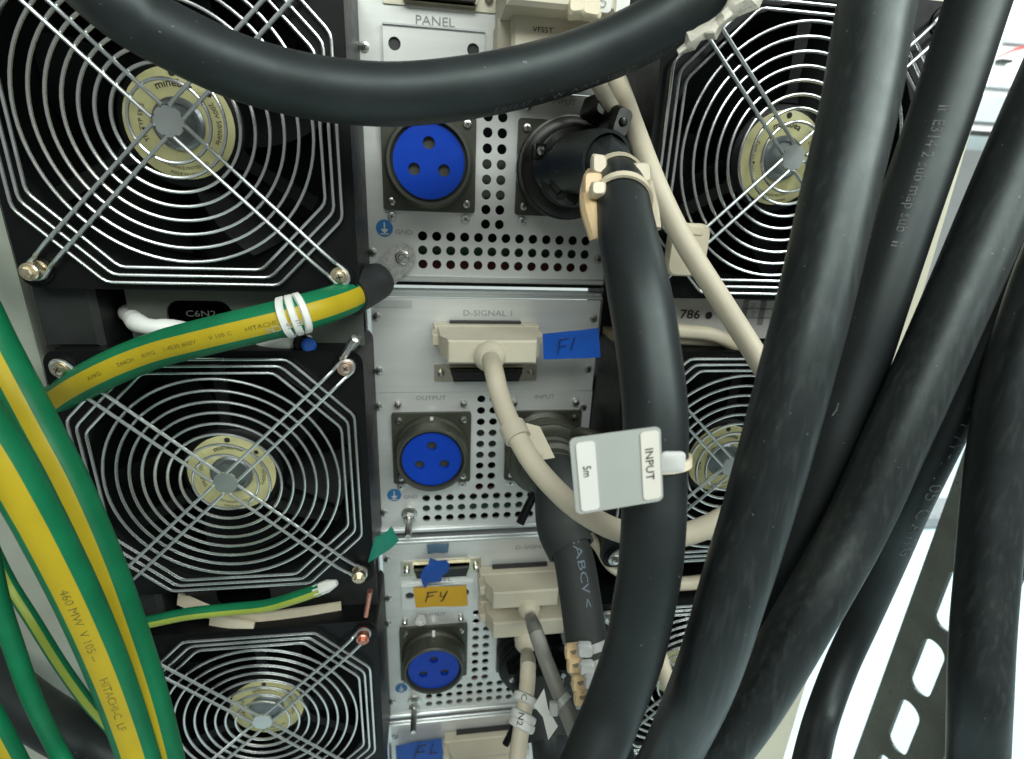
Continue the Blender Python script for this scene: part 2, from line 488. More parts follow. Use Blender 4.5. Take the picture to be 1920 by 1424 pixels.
# ------------------------------------------------------------------ fans
HALF, FH = 0.085, 0.083
def oct_ring(h, c):
    return [(c, h), (h, c), (h, -c), (c, -h), (-c, -h), (-h, -c), (-h, c), (-c, h)]
def rounded(loop, r=0.003):
    out = []
    n = len(loop)
    for i in range(n):
        p, a, b = Vector(loop[i]), Vector(loop[i - 1]), Vector(loop[(i + 1) % n])
        d1, d2 = (a - p).normalized(), (b - p).normalized()
        q1, q2 = p + d1 * r, p + d2 * r
        out += [q1, (q1 + p * 2 + q2) / 4, q2]
    return out
def fan_template():
    """one complete fan at the origin: list of (part, parent part or None, MB, materials)"""
    T = []
    f = MB()
    plate(f, rrect(-HALF, -FH, HALF, FH, .008), [circle(0, 0, .0765, 56)], 0.003, YP - .002)
    f.lathe((0, 0.003, 0), (0, 1, 0), [(.0765, 0), (.072, .012), (.072, .040), (.0745, .052)], 56, cap=False)
    for sx in (-1, 1):
        for sz in (-1, 1):
            f.lathe((sx * .0755, .0032, sz * .0735), (0, -1, 0), [(.0078, 0), (.0074, .0012), (.0045, .0012)], 16)
    T.append(('frame', None, f, 'black'))
    mo = MB().lathe((0, .012, 0), (0, 1, 0), [(.0270, 0), (.0300, .002), (.0315, .006), (.0315, .040)], 40)
    T.append(('motor', None, mo, 'black'))
    lb = MB().lathe((0, .012, 0), (0, -1, 0), [(.0262, .0001), (.0262, .0008), (.0258, .0010)], 40)
    T.append(('motor_label', None, lb, 'label'))
    pr = MB()
    yl = .0108
    for (txt, rad, a0, da, h) in (('ThermoFlow', .0200, 2.45, -.19, .0042), ('AC 200V 50/60Hz', .0205, 3.9, .145, .0024), ('IMPEDANCE PROTECTED', .0165, 4.0, .10, .0018)):
        pass
    def arc_text(txt, rad, acent, h, top=True, bold=0.0):
        vs, fs = glyphs(txt, bold)
        wd = max(v[0] for v in vs)
        out = []
        for x, y in vs:
            s = (x - wd / 2) * h / rad
            if top: a = acent - s; rr = rad + y * h
            else: a = acent + s; rr = rad - y * h
            out.append((math.cos(a) * rr, yl, math.sin(a) * rr))
        pr.add(out, fs)
    arc_text('minebea', .0172, PI / 2, .0036, True, .012)
    arc_text('TM TYP 5915', .0170, PI, .0022, True)
    arc_text('200V 50/60Hz', .0180, 0.05, .0024, True)
    arc_text('MADE IN JAPAN', .0245, -PI / 2, .0016, False)
    arc_text('IMPEDANCE PROTECTED', .0215, -PI / 2, .0016, False)
    pr.lathe((0, yl + .0002, .0232), (0, -1, 0), [(.0017, 0), (.0017, .0002)], 12)
    pr.add([(x, yl, z) for x, z in circle(-.017, -.003, .0008, 6)], [tuple(range(6))])
    pr.add([(x, yl, z) for x, z in circle(.016, .0145, .0016, 5)], [tuple(range(5))])
    T.append(('label_print', 'motor_label', pr, 'ink'))
    cp = MB().lathe((0, .0108, 0), (0, -1, 0), [(.0125, 0), (.0125, .001), (.0110, .0022), (.0095, .0022), (.009, .0008)], 36)
    T.append(('hub_ring', 'motor_label', cp, 'duct2'))
    for k in range(5):
        b = MB(); a0 = 2 * PI * k / 5 + .35
        rings = []
        for i in range(7):
            r = .0312 + (.0705 - .0312) * i / 6
            sw = .26 * i / 6
            row = []
            for j, (da, y) in enumerate(((-.42, .016), (-.2, .021), (0, .028), (.2, .036), (.38, .044))):
                a = a0 + da * (1.05 - .25 * i / 6) + sw
                row.append((math.cos(a) * r, y, math.sin(a) * r))
            rings.append(row + [(x, y + .0016, z) for x, y, z in reversed(row)])
        b.loft(rings)
        T.append(('blade', None, b, 'blade'))
    for k in range(3):                       # struts that carry the motor
        a = PI / 2 + k * 2 * PI / 3
        s = MB(); d = Vector((math.cos(a), 0, math.sin(a))); e = Vector((-d.z, 0, d.x))
        rs = []
        for r, wd in ((.030, .0055), (.036, .0032), (.074, .0042)):
            rs.append([d * r + e * wd + Vector((0, .013, 0)), d * r - e * wd + Vector((0, .013, 0)), d * r - e * wd * .7 + Vector((0, .020, 0)), d * r + e * wd * .7 + Vector((0, .020, 0))])
        s.loft(rs)
        T.append(('strut', None, s, 'black'))
    g = MB()                                 # guard: hub disc and four pairs of spokes
    outer = []
    for i in range(48):
        a = 2 * PI * i / 48
        near = min(abs((a - q + PI) % (2 * PI) - PI) for q in [PI / 4 + k * PI / 2 + s_ * .36 for k in range(4) for s_ in (-1, 1)])
        outer.append((math.cos(a) * (.0071 if near > .07 else .0062), math.sin(a) * (.0071 if near > .07 else .0062)))
    plate(g, outer, [], -.0012, .0002, back=True)
    for k in range(4):
        a = PI / 4 + k * PI / 2
        d = Vector((math.cos(a), 0, math.sin(a))); e = Vector((-d.z, 0, d.x))
        d2 = Vector((.0755 * (1 if d.x > 0 else -1), 0, .0735 * (1 if d.z > 0 else -1)))
        dd = d2.normalized(); ee = Vector((-dd.z, 0, dd.x))
        L = d2.length
        pts = []
        for s_ in (1, -1):
            q = [dd * r + ee * (s_ * .0040) + Vector((0, y, 0)) for r, y in ((.0062, -.0014), (.02, -.0017), (L - .016, -.0017), (L - .006, .0003))]
            pts.append(q)
        tip = [dd * (L + .0005) + ee * (s_ * c_) + Vector((0, .0006, 0)) for s_, c_ in ((1, .0044), (1, .0018), (-1, .0018), (-1, .0044))]
        tip[1] += dd * .004; tip[2] += dd * .004
        g.tube(spline(pts[0] + tip + pts[1][::-1], .004), .00100, 8)
    T.append(('finger_guard', None, g, 'guard'))
    for r in (.0187, .0256, .0325, .0394, .0463, .0532, .0601, .0672):
        T.append(('guard_ring', 'finger_guard', MB().tube([(math.cos(2 * PI * i / 72) * r, 0, math.sin(2 * PI * i / 72) * r) for i in range(72)], (.00088), 8, closed=True), 'chrome'))
    for h, c in ((.0706, .035), (.0747, .039), (.0787, .043)):
        T.append(('guard_ring', 'finger_guard', MB().tube([(p.x, 0, p.y) for p in rounded(oct_ring(h, c))], (.00088), 8, closed=True), 'chrome'))
    return T
M['duct2'] = mat('grey_hub_steel', (0.26, 0.29, 0.30), 0.35, metal=0.7)
M['guard'] = mat('plated_guard_wire', (0.60, 0.64, 0.63), 0.30, metal=0.8, var=0.08, rvar=0.08)
TEMPL = fan_template()
FAN_MESH = {}
def make_fan(x, z, label, group, screws, turn):
    root = empty('cooling_fan', (x, 0, z), label, 'fan', group)
    made = {}
    for i, (nm, par, mb, m) in enumerate(TEMPL):
        if i not in FAN_MESH:
            o = mb.build(nm, M[m])
            FAN_MESH[i] = o.data
        else:
            o = bpy.data.objects.new(nm, FAN_MESH[i]); COL.objects.link(o)
        o.parent = made[par] if par else root
        made[nm] = o
        if nm == 'blade': o.rotation_euler[1] = turn
    for sx, sz, kind, m in screws:
        c = Vector((x + sx * .0755, .0, z + sz * .0735))
        if kind == 'post':
            mb = MB().lathe(c + Vector((0, .003, 0)), (0, -1, 0), [(.0052, 0), (.0052, .001), (.0045, .0012), (.0045, .0075), (.0038, .0082)], 20)
            mb.lathe(c + Vector((0, -.005, 0)), (0, -1, 0), [(.0028, 0), (.0028, .0016), (.0022, .002)], 6)
            mb.build('mounting_screw', M[m], root)
        else:
            mb = MB().lathe(c + Vector((0, .0012, 0)), (0, -1, 0), [(.0053, 0), (.0053, .0012), (.0040, .0013)], 20)
            mb.build('washer', M[m], root)
            screw('mounting_screw', c + Vector((0, -.0001, 0)), .0034, .0026, M[m], root)
    return root
FG = 'axial cooling fans behind chrome wire guards'
make_fan(0, 0, 'large fan at upper left, crossed by the curved black cable', FG, [(-1, -1, 'post', 'brass'), (1, -1, 'w', 'brass'), (1, 1, 'w', 'brass'), (-1, 1, 'w', 'brass')], .2)
make_fan(0, -.2, 'middle fan of the left column, beside the striped earth cables', FG, [(-1, 1, 'w', 'brass'), (1, 1, 'w', 'copper2'), (1, -1, 'post', 'brass'), (-1, -1, 'w', 'brass')], .9) if M.setdefault('copper2', mat('pinkish_brass', (0.74, 0.55, 0.44), 0.32, metal=.9)) else None
make_fan(0, -.4, 'bottom left fan with a red copper screw at its corner', FG, [(1, 1, 'post', 'copper'), (-1, 1, 'w', 'brass'), (1, -1, 'w', 'brass'), (-1, -1, 'w', 'brass')], 1.6)
make_fan(W, 0, 'fan at upper right, half hidden by a thick glossy black cable', FG, [(-1, -1, 'w', 'zinc'), (-1, 1, 'w', 'zinc'), (1, 1, 'w', 'zinc'), (1, -1, 'w', 'zinc')], .5)
make_fan(W, -.2, 'fan to the right of the grey INPUT tag, between black cables', FG, [(-1, -1, 'w', 'zinc'), (-1, 1, 'w', 'zinc'), (1, 1, 'w', 'zinc'), (1, -1, 'w', 'zinc')], 1.1)
make_fan(W, -.4, 'lowest right fan, only a sliver of its guard showing between black cables', FG, [(-1, -1, 'w', 'zinc'), (-1, 1, 'w', 'zinc'), (1, 1, 'w', 'zinc'), (1, -1, 'w', 'zinc')], 1.9)

# ------------------------------------------------------------------ aluminium power units
HOLE_COLS = [(.1612 + .0093 * i, .028 - .0093 * j) for i in range(2) for j in range(9)]
HOLE_ROWS = [(.1196 + .00928 * i, -.0553 - .0092 * j) for i in range(13) for j in range(3)]
XL, XR = .0820, .2462
def socket(root, cx, cz, deep=True):
    f = MB()
    plate(f, rrect(cx - .0292, cz - .0292, cx + .0292, cz + .0292, .002), [], YP - .0028, YP)
    fo = f.build('output_socket' if deep else 'input_socket', M['olive'], root)
    for sx in (-1, 1):
        for sz in (-1, 1):
            screw('flange_screw', (cx + sx * .0237, YP - .0028, cz + sz * .0237), .0027, .0020, M['zinc'], fo)
    if deep:
        b = MB().lathe((cx, YP - .0028, cz), (0, -1, 0), [(.0275, 0), (.0275, .004), (.0258, .006), (.0255, .0190), (.0248, .0198), (.0232, .0198), (.0228, .0188), (.0228, .014)], 44)
        b.build('socket_shell', M['olive'], fo)
        i_ = MB()
        pins = [(cx + dx * .0213, cz + dz * .0213) for dx, dz in ((0, .50), (-.42, -.20), (.42, -.20))]
        plate(i_, circle(cx, cz, .0213, 44), [circle(px, pz, .0036, 16) for px, pz in pins], YP - .0200, YP - .008)
        i_.build('blue_insert', M['blue'], fo)
        for px, pz in pins:
            MB().lathe((px, YP - .013, pz), (0, -1, 0), [(.0036, -.003), (.0036, .0035), (.0022, .0036), (.0020, .0010), (.0010, .0010)], 12).build('contact_pin', M['pin'], fo)
        MB().box((cx - .0012, YP - .012, cz + .0262), (cx + .0012, YP - .005, cz + .0275)).build('key_mark', M['zinc'], fo)
    return fo
M['pin'] = mat('dull_contact', (0.30, 0.33, 0.30), 0.45, metal=.3)
def panel_unit(n, label):
    z = -.2 * (n - 1)
    root = empty('power_unit', (.164, YP, z), label, 'power unit', 'stacked aluminium power units')
    # lower plate with vent holes
    mb = MB()
    holes = [circle(x, zz + z, .0031, 14, .1) for x, zz in HOLE_COLS + HOLE_ROWS]
    plate(mb, rect(XL, z - .0815, XR, z + .0338), holes, YP, YP + .0016)
    mb.build('vent_plate', M['alu'], root, smooth=False)
    mb = MB()
    plate(mb, rrect(.0842, z + .0345, .2455, z + .1035, .001), [], YP - .0008, YP + .0016)
    mb.build('upper_plate', M['alu'], root, smooth=False)
    MB().box((XL, YP - .0022, z + .1045), (XR, YP + .01, z + .1065), ch=.0006).build('top_lip', M['alu2'], root)
    MB().box((XL, YP - .0005, z + .1065), (XR, YP + .01, z + .1085), ch=.0006).build('top_lip', M['alu2'], root)
    MB().box((XL, YP - .0025, z - .0852), (XR, YP + .01, z - .0815), ch=.0008).build('bottom_lip', M['alu2'], root)
    MB().box((XL, YP + .004, z - .0885), (XR, YP + .036, z - .0856)).build('gap_strip', M['black'], root, smooth=False)
    MB().box((XL, YP + .03, z - .088), (XR, YP + .034, z + .036)).build('inner_plate', M['black'], root, smooth=False)
    MB().box((XL + .02, YP + .008, z - .072), (XR - .01, YP + .029, z - .0675)).build('circuit_board', M['pcb'], root, smooth=False)
    MB().box((XL + .02, YP + .010, z - .0668 if n == 1 else z - .0600), (XR - .01, YP + .0118, z - .062 if n == 1 else z - .0535)).build('component_row', M['pcb'] if n == 1 else M['maroon'], root, smooth=False)
    if n == 1: MB().box((XL + .02, YP + .010, z - .0805), (XR - .01, YP + .0118, z - .0725)).build('component_row', M['maroon'], root, smooth=False)
    MB().box((.155, YP + .012, z - .030), (.176, YP + .02, z - .004)).build('component_block', M['duct'], root, smooth=False)
    # side skirts so that nothing is open from the side
    MB().box((XL - .0012, YP - .004, z - .085), (XL, YP + .03, z + .108)).build('side_skirt', M['alu2'], root, smooth=False)
    # screws
    for x, zz in ((.0877, .0905), (.0877, .0512), (.0862, .0235), (.0868, -.0665), (.2412, .0905), (.2405, .0520), (.2398, .0205), (.2405, -.0675)):
        screw('panel_screw', (x, YP - (.0008 if zz > .034 else 0), z + zz), .0029, .0019, M['zinc'], root)
    for cx in (.1240, .2095):
        for sx in (-1, 1):
            for zz in (.0255, -.0435):
                if zz > 0:
                    screw('panel_screw', (cx + sx * .0238, YP, z + zz), .0026, .0050, M['zinc'], root)
                else:
                    screw('panel_screw', (cx + sx * .0238, YP, z + zz), .0030, .0018, M['alu2'], root)
    socket(root, .1245, z - .0105)
    socket(root, .2095, z - .0105, deep=False)
    # earth sign, stud and lettering
    g = MB().add([(x, YP - .0004, zz) for x, zz in circle(.0952, z - .0510, .0054, 28)], [tuple(range(28))])
    s = g.build('earth_sign', M['blue_sign'], root, smooth=False)
    a = MB()
    cx, cz = .0952, z - .0510
    for poly in ([(-.0005, .0036), (.0005, .0036), (.0005, -.0006), (-.0005, -.0006)], [(-.0026, -.0006), (.0026, -.0006), (0, -.0036)], [(-.0030, -.0034), (.0030, -.0034), (.0022, -.0041), (-.0022, -.0041)]):
        a.add([(cx + x, YP - .0006, cz + zz) for x, zz in poly], [tuple(range(len(poly)))])
    a.build('arrow', M['sticker'], s, smooth=False)
    words = [('GND', (.1075, YP - .0003, z - .0530), .0030), ('OUTPUT', (.1240, YP - .0003, z + .0298), .0034), ('INPUT', (.2090, YP - .0003, z + .0298), .0034)]
    if n == 2: words.append(('D-SIGNAL 1', (.1640, YP - .0011, z + .0937), .0042))
    else: words += [('PANEL', (.1285, YP - .0011, z + .0672), .0048), ('D-SIGNAL 1', (.2090, YP - .0011, z + .0950), .0040)]
    for s_, c_, h_ in words:
        text_on(t := MB(), s_, c_, (1, 0, 0), (0, 0, 1), h_, sx=1.2)
        t.build('lettering', M['ink_grey'], root, smooth=False)
    # earth stud with washers and nut
    st = MB().lathe((.1065, YP, z - .0685), (0, -1, 0), [(.0062, 0), (.0062, .0012), (.0056, .0014)], 24)
    st.lathe((.1065, YP - .0052, z - .0685), (0, -1, 0), [(.0048, 0), (.0048, .0035), (.004, .0040)], 6)
    st.lathe((.1065, YP - .009, z - .0685), (0, -1, 0), [(.0026, 0), (.0026, .0020 if n == 1 else .020), (.002, .0028 if n == 1 else .0212)], 14)
    st.build('earth_stud', M['zinc'], root)
    if n != 2:
        c = MB()
        plate(c, rect(.0985, z + .0390, .1580, z + .0628), [circle(.1050, z + .0535, .0036, 16), circle(.1510, z + .0535, .0036, 16)], YP - .0030, YP - .0008)
        c.build('cover_plate', M['alu'], root, smooth=False)
        for x in (.1050, .1510):
            MB().lathe((x, YP - .0012, z + .0535), (0, -1, 0), [(.0036, 0), (.0036, .0001)], 16).build('plate_hole', M['ink'], root, smooth=False)
        MB().box((.0985, YP - .0042, z + .0628), (.1580, YP - .0008, z + .0638)).build('cover_edge', M['alu2'], root, smooth=False)
    return root
panel_unit(1, 'topmost aluminium power unit, with PANEL lettering behind the curved black cable')
panel_unit(2, 'aluminium power unit behind the blue F1 tape and the single beige plug')
u3 = panel_unit(3, 'aluminium power unit with the orange F4 label on its cover plate')
panel_unit(4, 'lowest aluminium power unit, cut off by the bottom of the photo')
# faint maker strip on the second unit
mb = MB().add([(x, YP - .0012, zz) for x, zz in rect(.0860, -.1035, .1120, -.0985)], [(0, 1, 2, 3)])
props(mb.build('faded_sticker', M['fade'] if 'fade' in M else M.setdefault('fade', mat('faded_sticker', (.46, .48, .46), .5)), smooth=False), 'faded grey sticker strip at the upper left corner of the second unit', 'sticker')

# empty D-sub sockets
def dsub(x0, x1, z0, z1, y, label, m):
    e = empty('d_socket', ((x0 + x1) / 2, y, (z0 + z1) / 2), label, 'socket')
    mb = MB(); plate(mb, rrect(x0, z0, x1, z1, .001), [], y - .001, y)
    mb.build('flange', m, e, smooth=False)
    h = (x1 - x0) * .36; c = (x0 + x1) / 2; zc = (z0 + z1) / 2; hz = (z1 - z0) * .36
    mb = MB().loft([[(c - h + d, yy, zc + hz), (c + h - d, yy, zc + hz), (c + h - .0025 - d, yy, zc - hz), (c - h + .0025 + d, yy, zc - hz)] for yy, d in ((y - .001, 0), (y - .007, 0), (y - .007, .0008), (y - .003, .0008))])
    mb.build('shell', m, e, smooth=False)
    MB().add([(c - h + .001, y - .0072, zc + hz * .55), (c + h - .001, y - .0072, zc + hz * .55), (c + h - .0035, y - .0072, zc - hz * .8), (c - h + .0035, y - .0072, zc - hz * .8)], [(0, 1, 2, 3)]).build('contact_face', M['dark'], e, smooth=False)
    for x in (x0 + (x1 - x0) * .065, x1 - (x1 - x0) * .065):
        screw('jack_screw', (x, y - .001, zc), .0026, .005, M['zinc'], e, cross=False)
    return e
M['dsub_gold'] = mat('nickel_shell', (0.58, 0.55, 0.44), 0.32, metal=.9)
dsub(.1265, .2015, -.1570, -.1440, YP - .0008, 'empty metal connector under the beige plug marked F1', M['dsub_gold'])
dsub(.0990, .1640, -.3275, -.3130, YP - .0008, 'empty metal connector above the orange F4 label, with a scrap of blue tape', M['dsub_gold'])
dsub(.0990, .1640, .0735, .0880, YP - .0008, 'metal connector at the top of the photo above the word PANEL', M['dsub_gold'])

# ------------------------------------------------------------------ thick black power cables
def lettering_on(parent, items, m):
    mb = MB()
    for it in items: text_on_tube(mb, *it)
    return mb.build('cable_print', m, parent, smooth=False)
R1 = .0128
GB = 'thick black power cables hanging over the rack'
# curved cable across the top
RT = .0128
path_top = cablepath([(20, -200, 128), (110, -98, 127), (213, 0, 126), (287, 50, 125), (421, 116, 124), (526, 150, 124), (640, 171, 125), (758, 176, 124), (888, 162, 122), (1005, 137, 119), (1100, 107, 117), (1171, 79, 116), (1250, 36, 115), (1350, -34, 114), (1440, -120, 112)], RT)

top = cable('power_cable', path_top, RT, M['pvc'], 'thick black cable curving across the top of the photo', group=GB)
lettering_on(top, [('E87647  T  W  AWM  10272  105\u00b0C  600V  2/4AWG', path_top, RT, .205, 1.0, .0034, 0, False, 1.25)], M['ink_cable'])
# cable of the INPUT tag
path_in = cablepath([P(1030, 318, .030), P(1088, 306, .006), P(1126, 299, -.014), (1149, 322, 94), (1162, 362, 104), (1174, 425, 111), (1197, 540, 120), (1215, 648, 123), (1229, 776, 125), (1228, 900, 124), (1226, 980, 124), (1219, 1070, 122), (1207, 1138, 120), (1192, 1213, 118), (1157, 1313, 116), (1116, 1413, 118), (1070, 1520, 120)], R1)
inp = cable('power_cable', path_in, R1, M['pvc'], 'thick black cable that carries the grey INPUT tag', group=GB)
# glossy bundle at the right
bundle = [
    ('glossy scuffed black cable, widest of the bundle on the right', [(1690, -150, 150), (1647, 0, 150), (1614, 190, 150), (1572, 374, 149), (1532, 550, 148), (1492, 705, 146), (1450, 862, 142), (1414, 985, 138), (1375, 1110, 135), (1324, 1270, 128), (1254, 1424, 115), (1180, 1560, 112)], 'pvc_gloss', R1),
    ('black cable with pale vertical print, just right of the scuffed cable', [(1890, -150, 128), (1836, 0, 126), (1772, 197, 124), (1711, 372, 122), (1652, 550, 120), (1608, 690, 117), (1560, 830, 114), (1512, 960, 110), (1455, 1110, 106), (1390, 1270, 102), (1310, 1424, 98), (1220, 1570, 96)], 'pvc', R1),
    ('black cable slanting down left in front of the cream post', [(2070, -60, 138), (1990, 118, 138), (1938, 236, 138), (1880, 370, 136), (1816, 520, 134), (1752, 665, 132), (1680, 825, 130), (1604, 990, 127), (1522, 1137, 126), (1418, 1314, 122), (1338, 1424, 120), (1240, 1550, 120)], 'pvc_gloss', R1),
    ('slimmer black cable with printed numbers, left of the slotted rail', [(2010, 330, 90), (1930, 500, 90), (1852, 640, 90), (1798, 760, 88), (1745, 870, 84), (1705, 955, 80), (1665, 1052, 74), (1618, 1160, 70), (1577, 1250, 69), (1542, 1345, 70), (1522, 1424, 74), (1505, 1520, 80)], 'pvc', .0098),
    ('black cable hanging nearly straight at the right edge of the photo', [(2110, 100, 140), (2020, 380, 138), (1962, 530, 136), (1912, 680, 135), (1884, 800, 134), (1866, 930, 132), (1853, 1070, 131), (1843, 1191, 131), (1838, 1300, 130), (1834, 1424, 126), (1830, 1560, 126)], 'pvc_gloss', R1),
]
paths = []
bundle_objs = []
for lab, pts, m, R in bundle:
    pth = cablepath(pts, R)
    paths.append(pth)
    o = cable('power_cable', pth, R, M[m], lab, group=GB)
    bundle_objs.append(o)
    if 'pale vertical' in lab: lettering_on(o, [('II  E314 2 sub map sub  II', pth, R, .085, .72, .0045, 0, False, 1.0)], M['ink_cable'])
    if 'printed numbers' in lab: lettering_on(o, [('AWM 1284 VW-1 105\u00b0C AWG', pth, R, .078, .10, .0075, 0, False, 1.15)], M['ink_cable'])
def skin(path, R, u, v):                        # the point of a cable's near skin seen at a place in the photo
    i = min(range(len(path)), key=lambda k: (pix(path[k]) - Vector((u, v))).length)
    z = sum(RC[k][2] * (path[i] - CAM)[k] for k in range(3))
    o = min(.98, (pix(path[i]) - Vector((u, v))).length / (FPX * R / z))
    return D(u, v, z - R * math.sqrt(1 - o * o) * .96)
M['scuff'] = mat('pale_scuff', (.16, .18, .175), .6, var=.3, vscale=900)
def scuffs(parent, path, R, lines, r=.00016):
    mb = MB()
    for ln in lines: stroke(mb, [skin(path, R, u, v) for u, v in ln], r)
    mb.build('scuff_mark', M['scuff'], parent, smooth=False)
scuffs(bundle_objs[0], paths[0], R1, [[(1500, 812), (1512, 818), (1522, 816)], [(1506, 800), (1511, 816)], [(1514, 802), (1516, 812)], [(1506, 824), (1518, 818)], [(1598, 468), (1612, 476)], [(1590, 470), (1604, 472)], [(1560, 780), (1568, 770), (1572, 756)], [(1452, 958), (1456, 954)], [(1585, 60), (1589, 58)]])
scuffs(inp, path_in, R1, [[(1255, 718), (1259, 706), (1262, 718)], [(1162, 400), (1165, 398)]], .00022)
# dark lower-left cable
pth = cablepath([(-120, 1170, 122), (-20, 1268, 122), (70, 1340, 122), (160, 1393, 122), (260, 1448, 122), (380, 1536, 122)], .0145)
cable('power_cable', pth, .0145, M['pvc'], 'blurred black cable in the lower left corner behind green wires', group=GB)

M['nut'] = mat('black_anodised_nut', (0.022, 0.022, 0.019), 0.30, metal=.5, rvar=.1)
# ------------------------------------------------------------------ circular plugs at the ends of the input cables
def plug(owner, cx, cz, y0, path_boot, r0, boot='pvc_soft', mm='dark', lever=True):
    """coupling nut, back shell and boot as parts of the cable they end"""
    MB().lathe((cx, y0, cz), (0, -1, 0), [(.0300, 0), (.0300, .004), (.0270, .006), (.0270, .010), (.0290, .012), (.0290, .0245), (.0265, .026), (.0225, .0265)], 44).build('coupling_nut', M[mm], owner)
    rb = MB()
    for k in range(3): rb.lathe((cx, y0 - .0135 - .0035 * k, cz), (0, -1, 0), [(.0288, 0), (.0302, .0006), (.0302, .0016), (.0288, .0022)], 44)
    rb.build('grip_ridges', M[mm], owner)
    MB().lathe((cx, y0 - .026, cz), (0, -1, 0), [(.0225, 0), (.0225, .004), (.0205, .005), (.0205, .008), (.0220, .009), (.0220, .013), (.0190, .015), (.0180, .020), (.0150, .022)], 36).build('back_shell', M[mm], owner)
    n = len(path_boot)
    b = MB().tube(path_boot, [r0 * (1 + .12 * (1 - i / (n - 1))) for i in range(n)], 32, cap=False)
    b.tube(path_boot, [r0 * (1 + .12 * (1 - i / (n - 1))) - .0016 for i in range(n)], 32, cap=False)
    e0 = frames(path_boot)[-1]
    ring_o = [path_boot[-1] + (e0[1] * math.cos(2 * PI * j / 32) + e0[2] * math.sin(2 * PI * j / 32)) * r0 for j in range(32)]
    ring_i = [path_boot[-1] + (e0[1] * math.cos(2 * PI * j / 32) + e0[2] * math.sin(2 * PI * j / 32)) * (r0 - .0016) for j in range(32)]
    b.loft([ring_o, ring_i], cap=False)
    b.build('boot', M[boot], owner)
    for k in range(2):
        s = 1 if k else -1
        MB().box((cx + s * .0215 - .003, y0 - .040, cz + .004), (cx + s * .0215 + .003, y0 - .024, cz + .012), ch=.001).build('clamp_block', M[mm], owner)
        screw('clamp_screw', (cx + s * .0215, y0 - .040, cz + .008), .0024, .0016, M['zinc'], owner)
    if lever:
        MB().tube(spline([(cx + .016, y0 - .024, cz + .021), (cx + .022, y0 - .030, cz + .026), (cx + .034, y0 - .032, cz + .023)], .003), .0032, 10).build('latch_lever', M[mm], owner)
plug(inp, .2095, -.0105, YP - .003, spline([P(1076, 308, .010), P(1096, 304, .001), P(1118, 299, -.008), P(1138, 301, -.018)]), .0146, boot='pvc', mm='nut')
for (u, v, y, ws, hs_, ds) in ((1118, 214, .022, .020, .012, .016), (1142, 236, .012, .012, .016, .014), (1064, 352, .016, .010, .020, .010)):
    c_ = P(u, v, y)
    mb = MB()
    un_ = Vector((.25, -1, .05)).normalized(); ux_ = Vector((1, .25, -.35)).normalized(); ux_ = (ux_ - un_ * ux_.dot(un_)).normalized(); uz_ = un_.cross(ux_)
    if uz_.z < 0: uz_ = -uz_
    mb.loft([[c_ + ux_ * x + uz_ * z + un_ * d for x, z in rrect(-ws / 2 + i, -hs_ / 2 + i, ws / 2 - i, hs_ / 2 - i, .0025, 3)] for d, i in ((0, 0), (ds * .8, 0), (ds, .0015))])
    mb.build('clamp_block', M['nut'], inp)
    screw('clamp_screw', c_ + un_ * (ds + .0001), .0024, .0014, M['zinc'] if u == 1064 else M['nut'], inp, ax=un_)
# second unit's input cable: boot, charcoal sleeve, print
bp = spline([(.2095, YP - .040, -.2105), (.2098, YP - .062, -.2120), D(1052, 985, .352), D(1072, 1032, .343)])
path_2 = spline([(.2095, YP - .04, -.2105), (.2098, YP - .062, -.2120), D(1052, 985, .352), D(1075, 1045, .338), D(1088, 1120, .330), D(1100, 1200, .322), D(1118, 1290, .312), D(1140, 1390, .300), D(1165, 1500, .290)])
c2 = cable('power_cable', path_2, .0128, M['pvc_soft'], 'charcoal cable leaving the second unit and running behind the tagged cable', group=GB)
lettering_on(c2, [('SABCV <', path_2, .0128, .062, -.05, .0050, 0, False, 1.4)], M['ink_blue'])
plug(c2, .2095, -.2105, YP - .003, bp, .0158, mm='olive')
path_3 = spline([(.2095, YP - .04, -.4105), (.2095, YP - .065, -.414), (.212, YP - .085, -.430), (.214, YP - .095, -.470), (.215, YP - .098, -.53)])
c3 = cable('power_cable', path_3, .0128, M['pvc'], 'black plug and cable of the third unit, lowest behind the beige cords', group=GB)
plug(c3, .2095, -.4105, YP - .003, spline([(.2095, YP - .04, -.4105), (.2095, YP - .062, -.413), (.2115, YP - .080, -.424)]), .0158, mm='black')

for o_, pts_ in ((c2, [(1003, 925), (990, 950), (975, 982)]), (c3, [(968, 1330), (962, 1365), (948, 1396)])):
    MB().tube(spline([P(u, v, .012 - .004 * k) for k, (u, v) in enumerate(pts_)], .003), .0030, 10).build('latch_lever', M['black'], o_)
# ------------------------------------------------------------------ green and yellow earth cables
def strip(name, pts, R, half, label, rot=0.0, ymat='yellow', txt=None, group='green and yellow earth cables', n=36, flip=False):
    pth = cablepath(pts, R)
    o = cable(name, pth, R, None, label, 'earth cable', group, n=n, half=half, sectmats=[M['green'], M[ymat]], rot=rot)
    if txt:
        mb = MB()
        for s_, d_, h_ in txt: text_on_tube(mb, s_, pth, R, d_, rot, h_, 0, flip, 1.25)
        mb.build('cable_print', M['ink_stripe'], o, smooth=False)
    return o, pth
g1, p1 = strip('earth_cable', [(715, 522, 60, .056), (684, 541, 62, .040), (640, 563, 66), (580, 583, 70), (517, 600, 71), (400, 628, 71), (292, 657, 70), (190, 700, 70), (110, 750, 70), (40, 820, 70), (-40, 920, 70)], .0096, .46, 'earth cable running level from the black lug to the left edge', rot=.18,
              flip=True, txt=[('HITACHI', .094, .0022), ('V 105 C', .112, .0020), ('1-4530 600V', .138, .0022), ('AWG', .152, .0022), ('E44CH', .168, .0022), ('AWG', .188, .0022)])
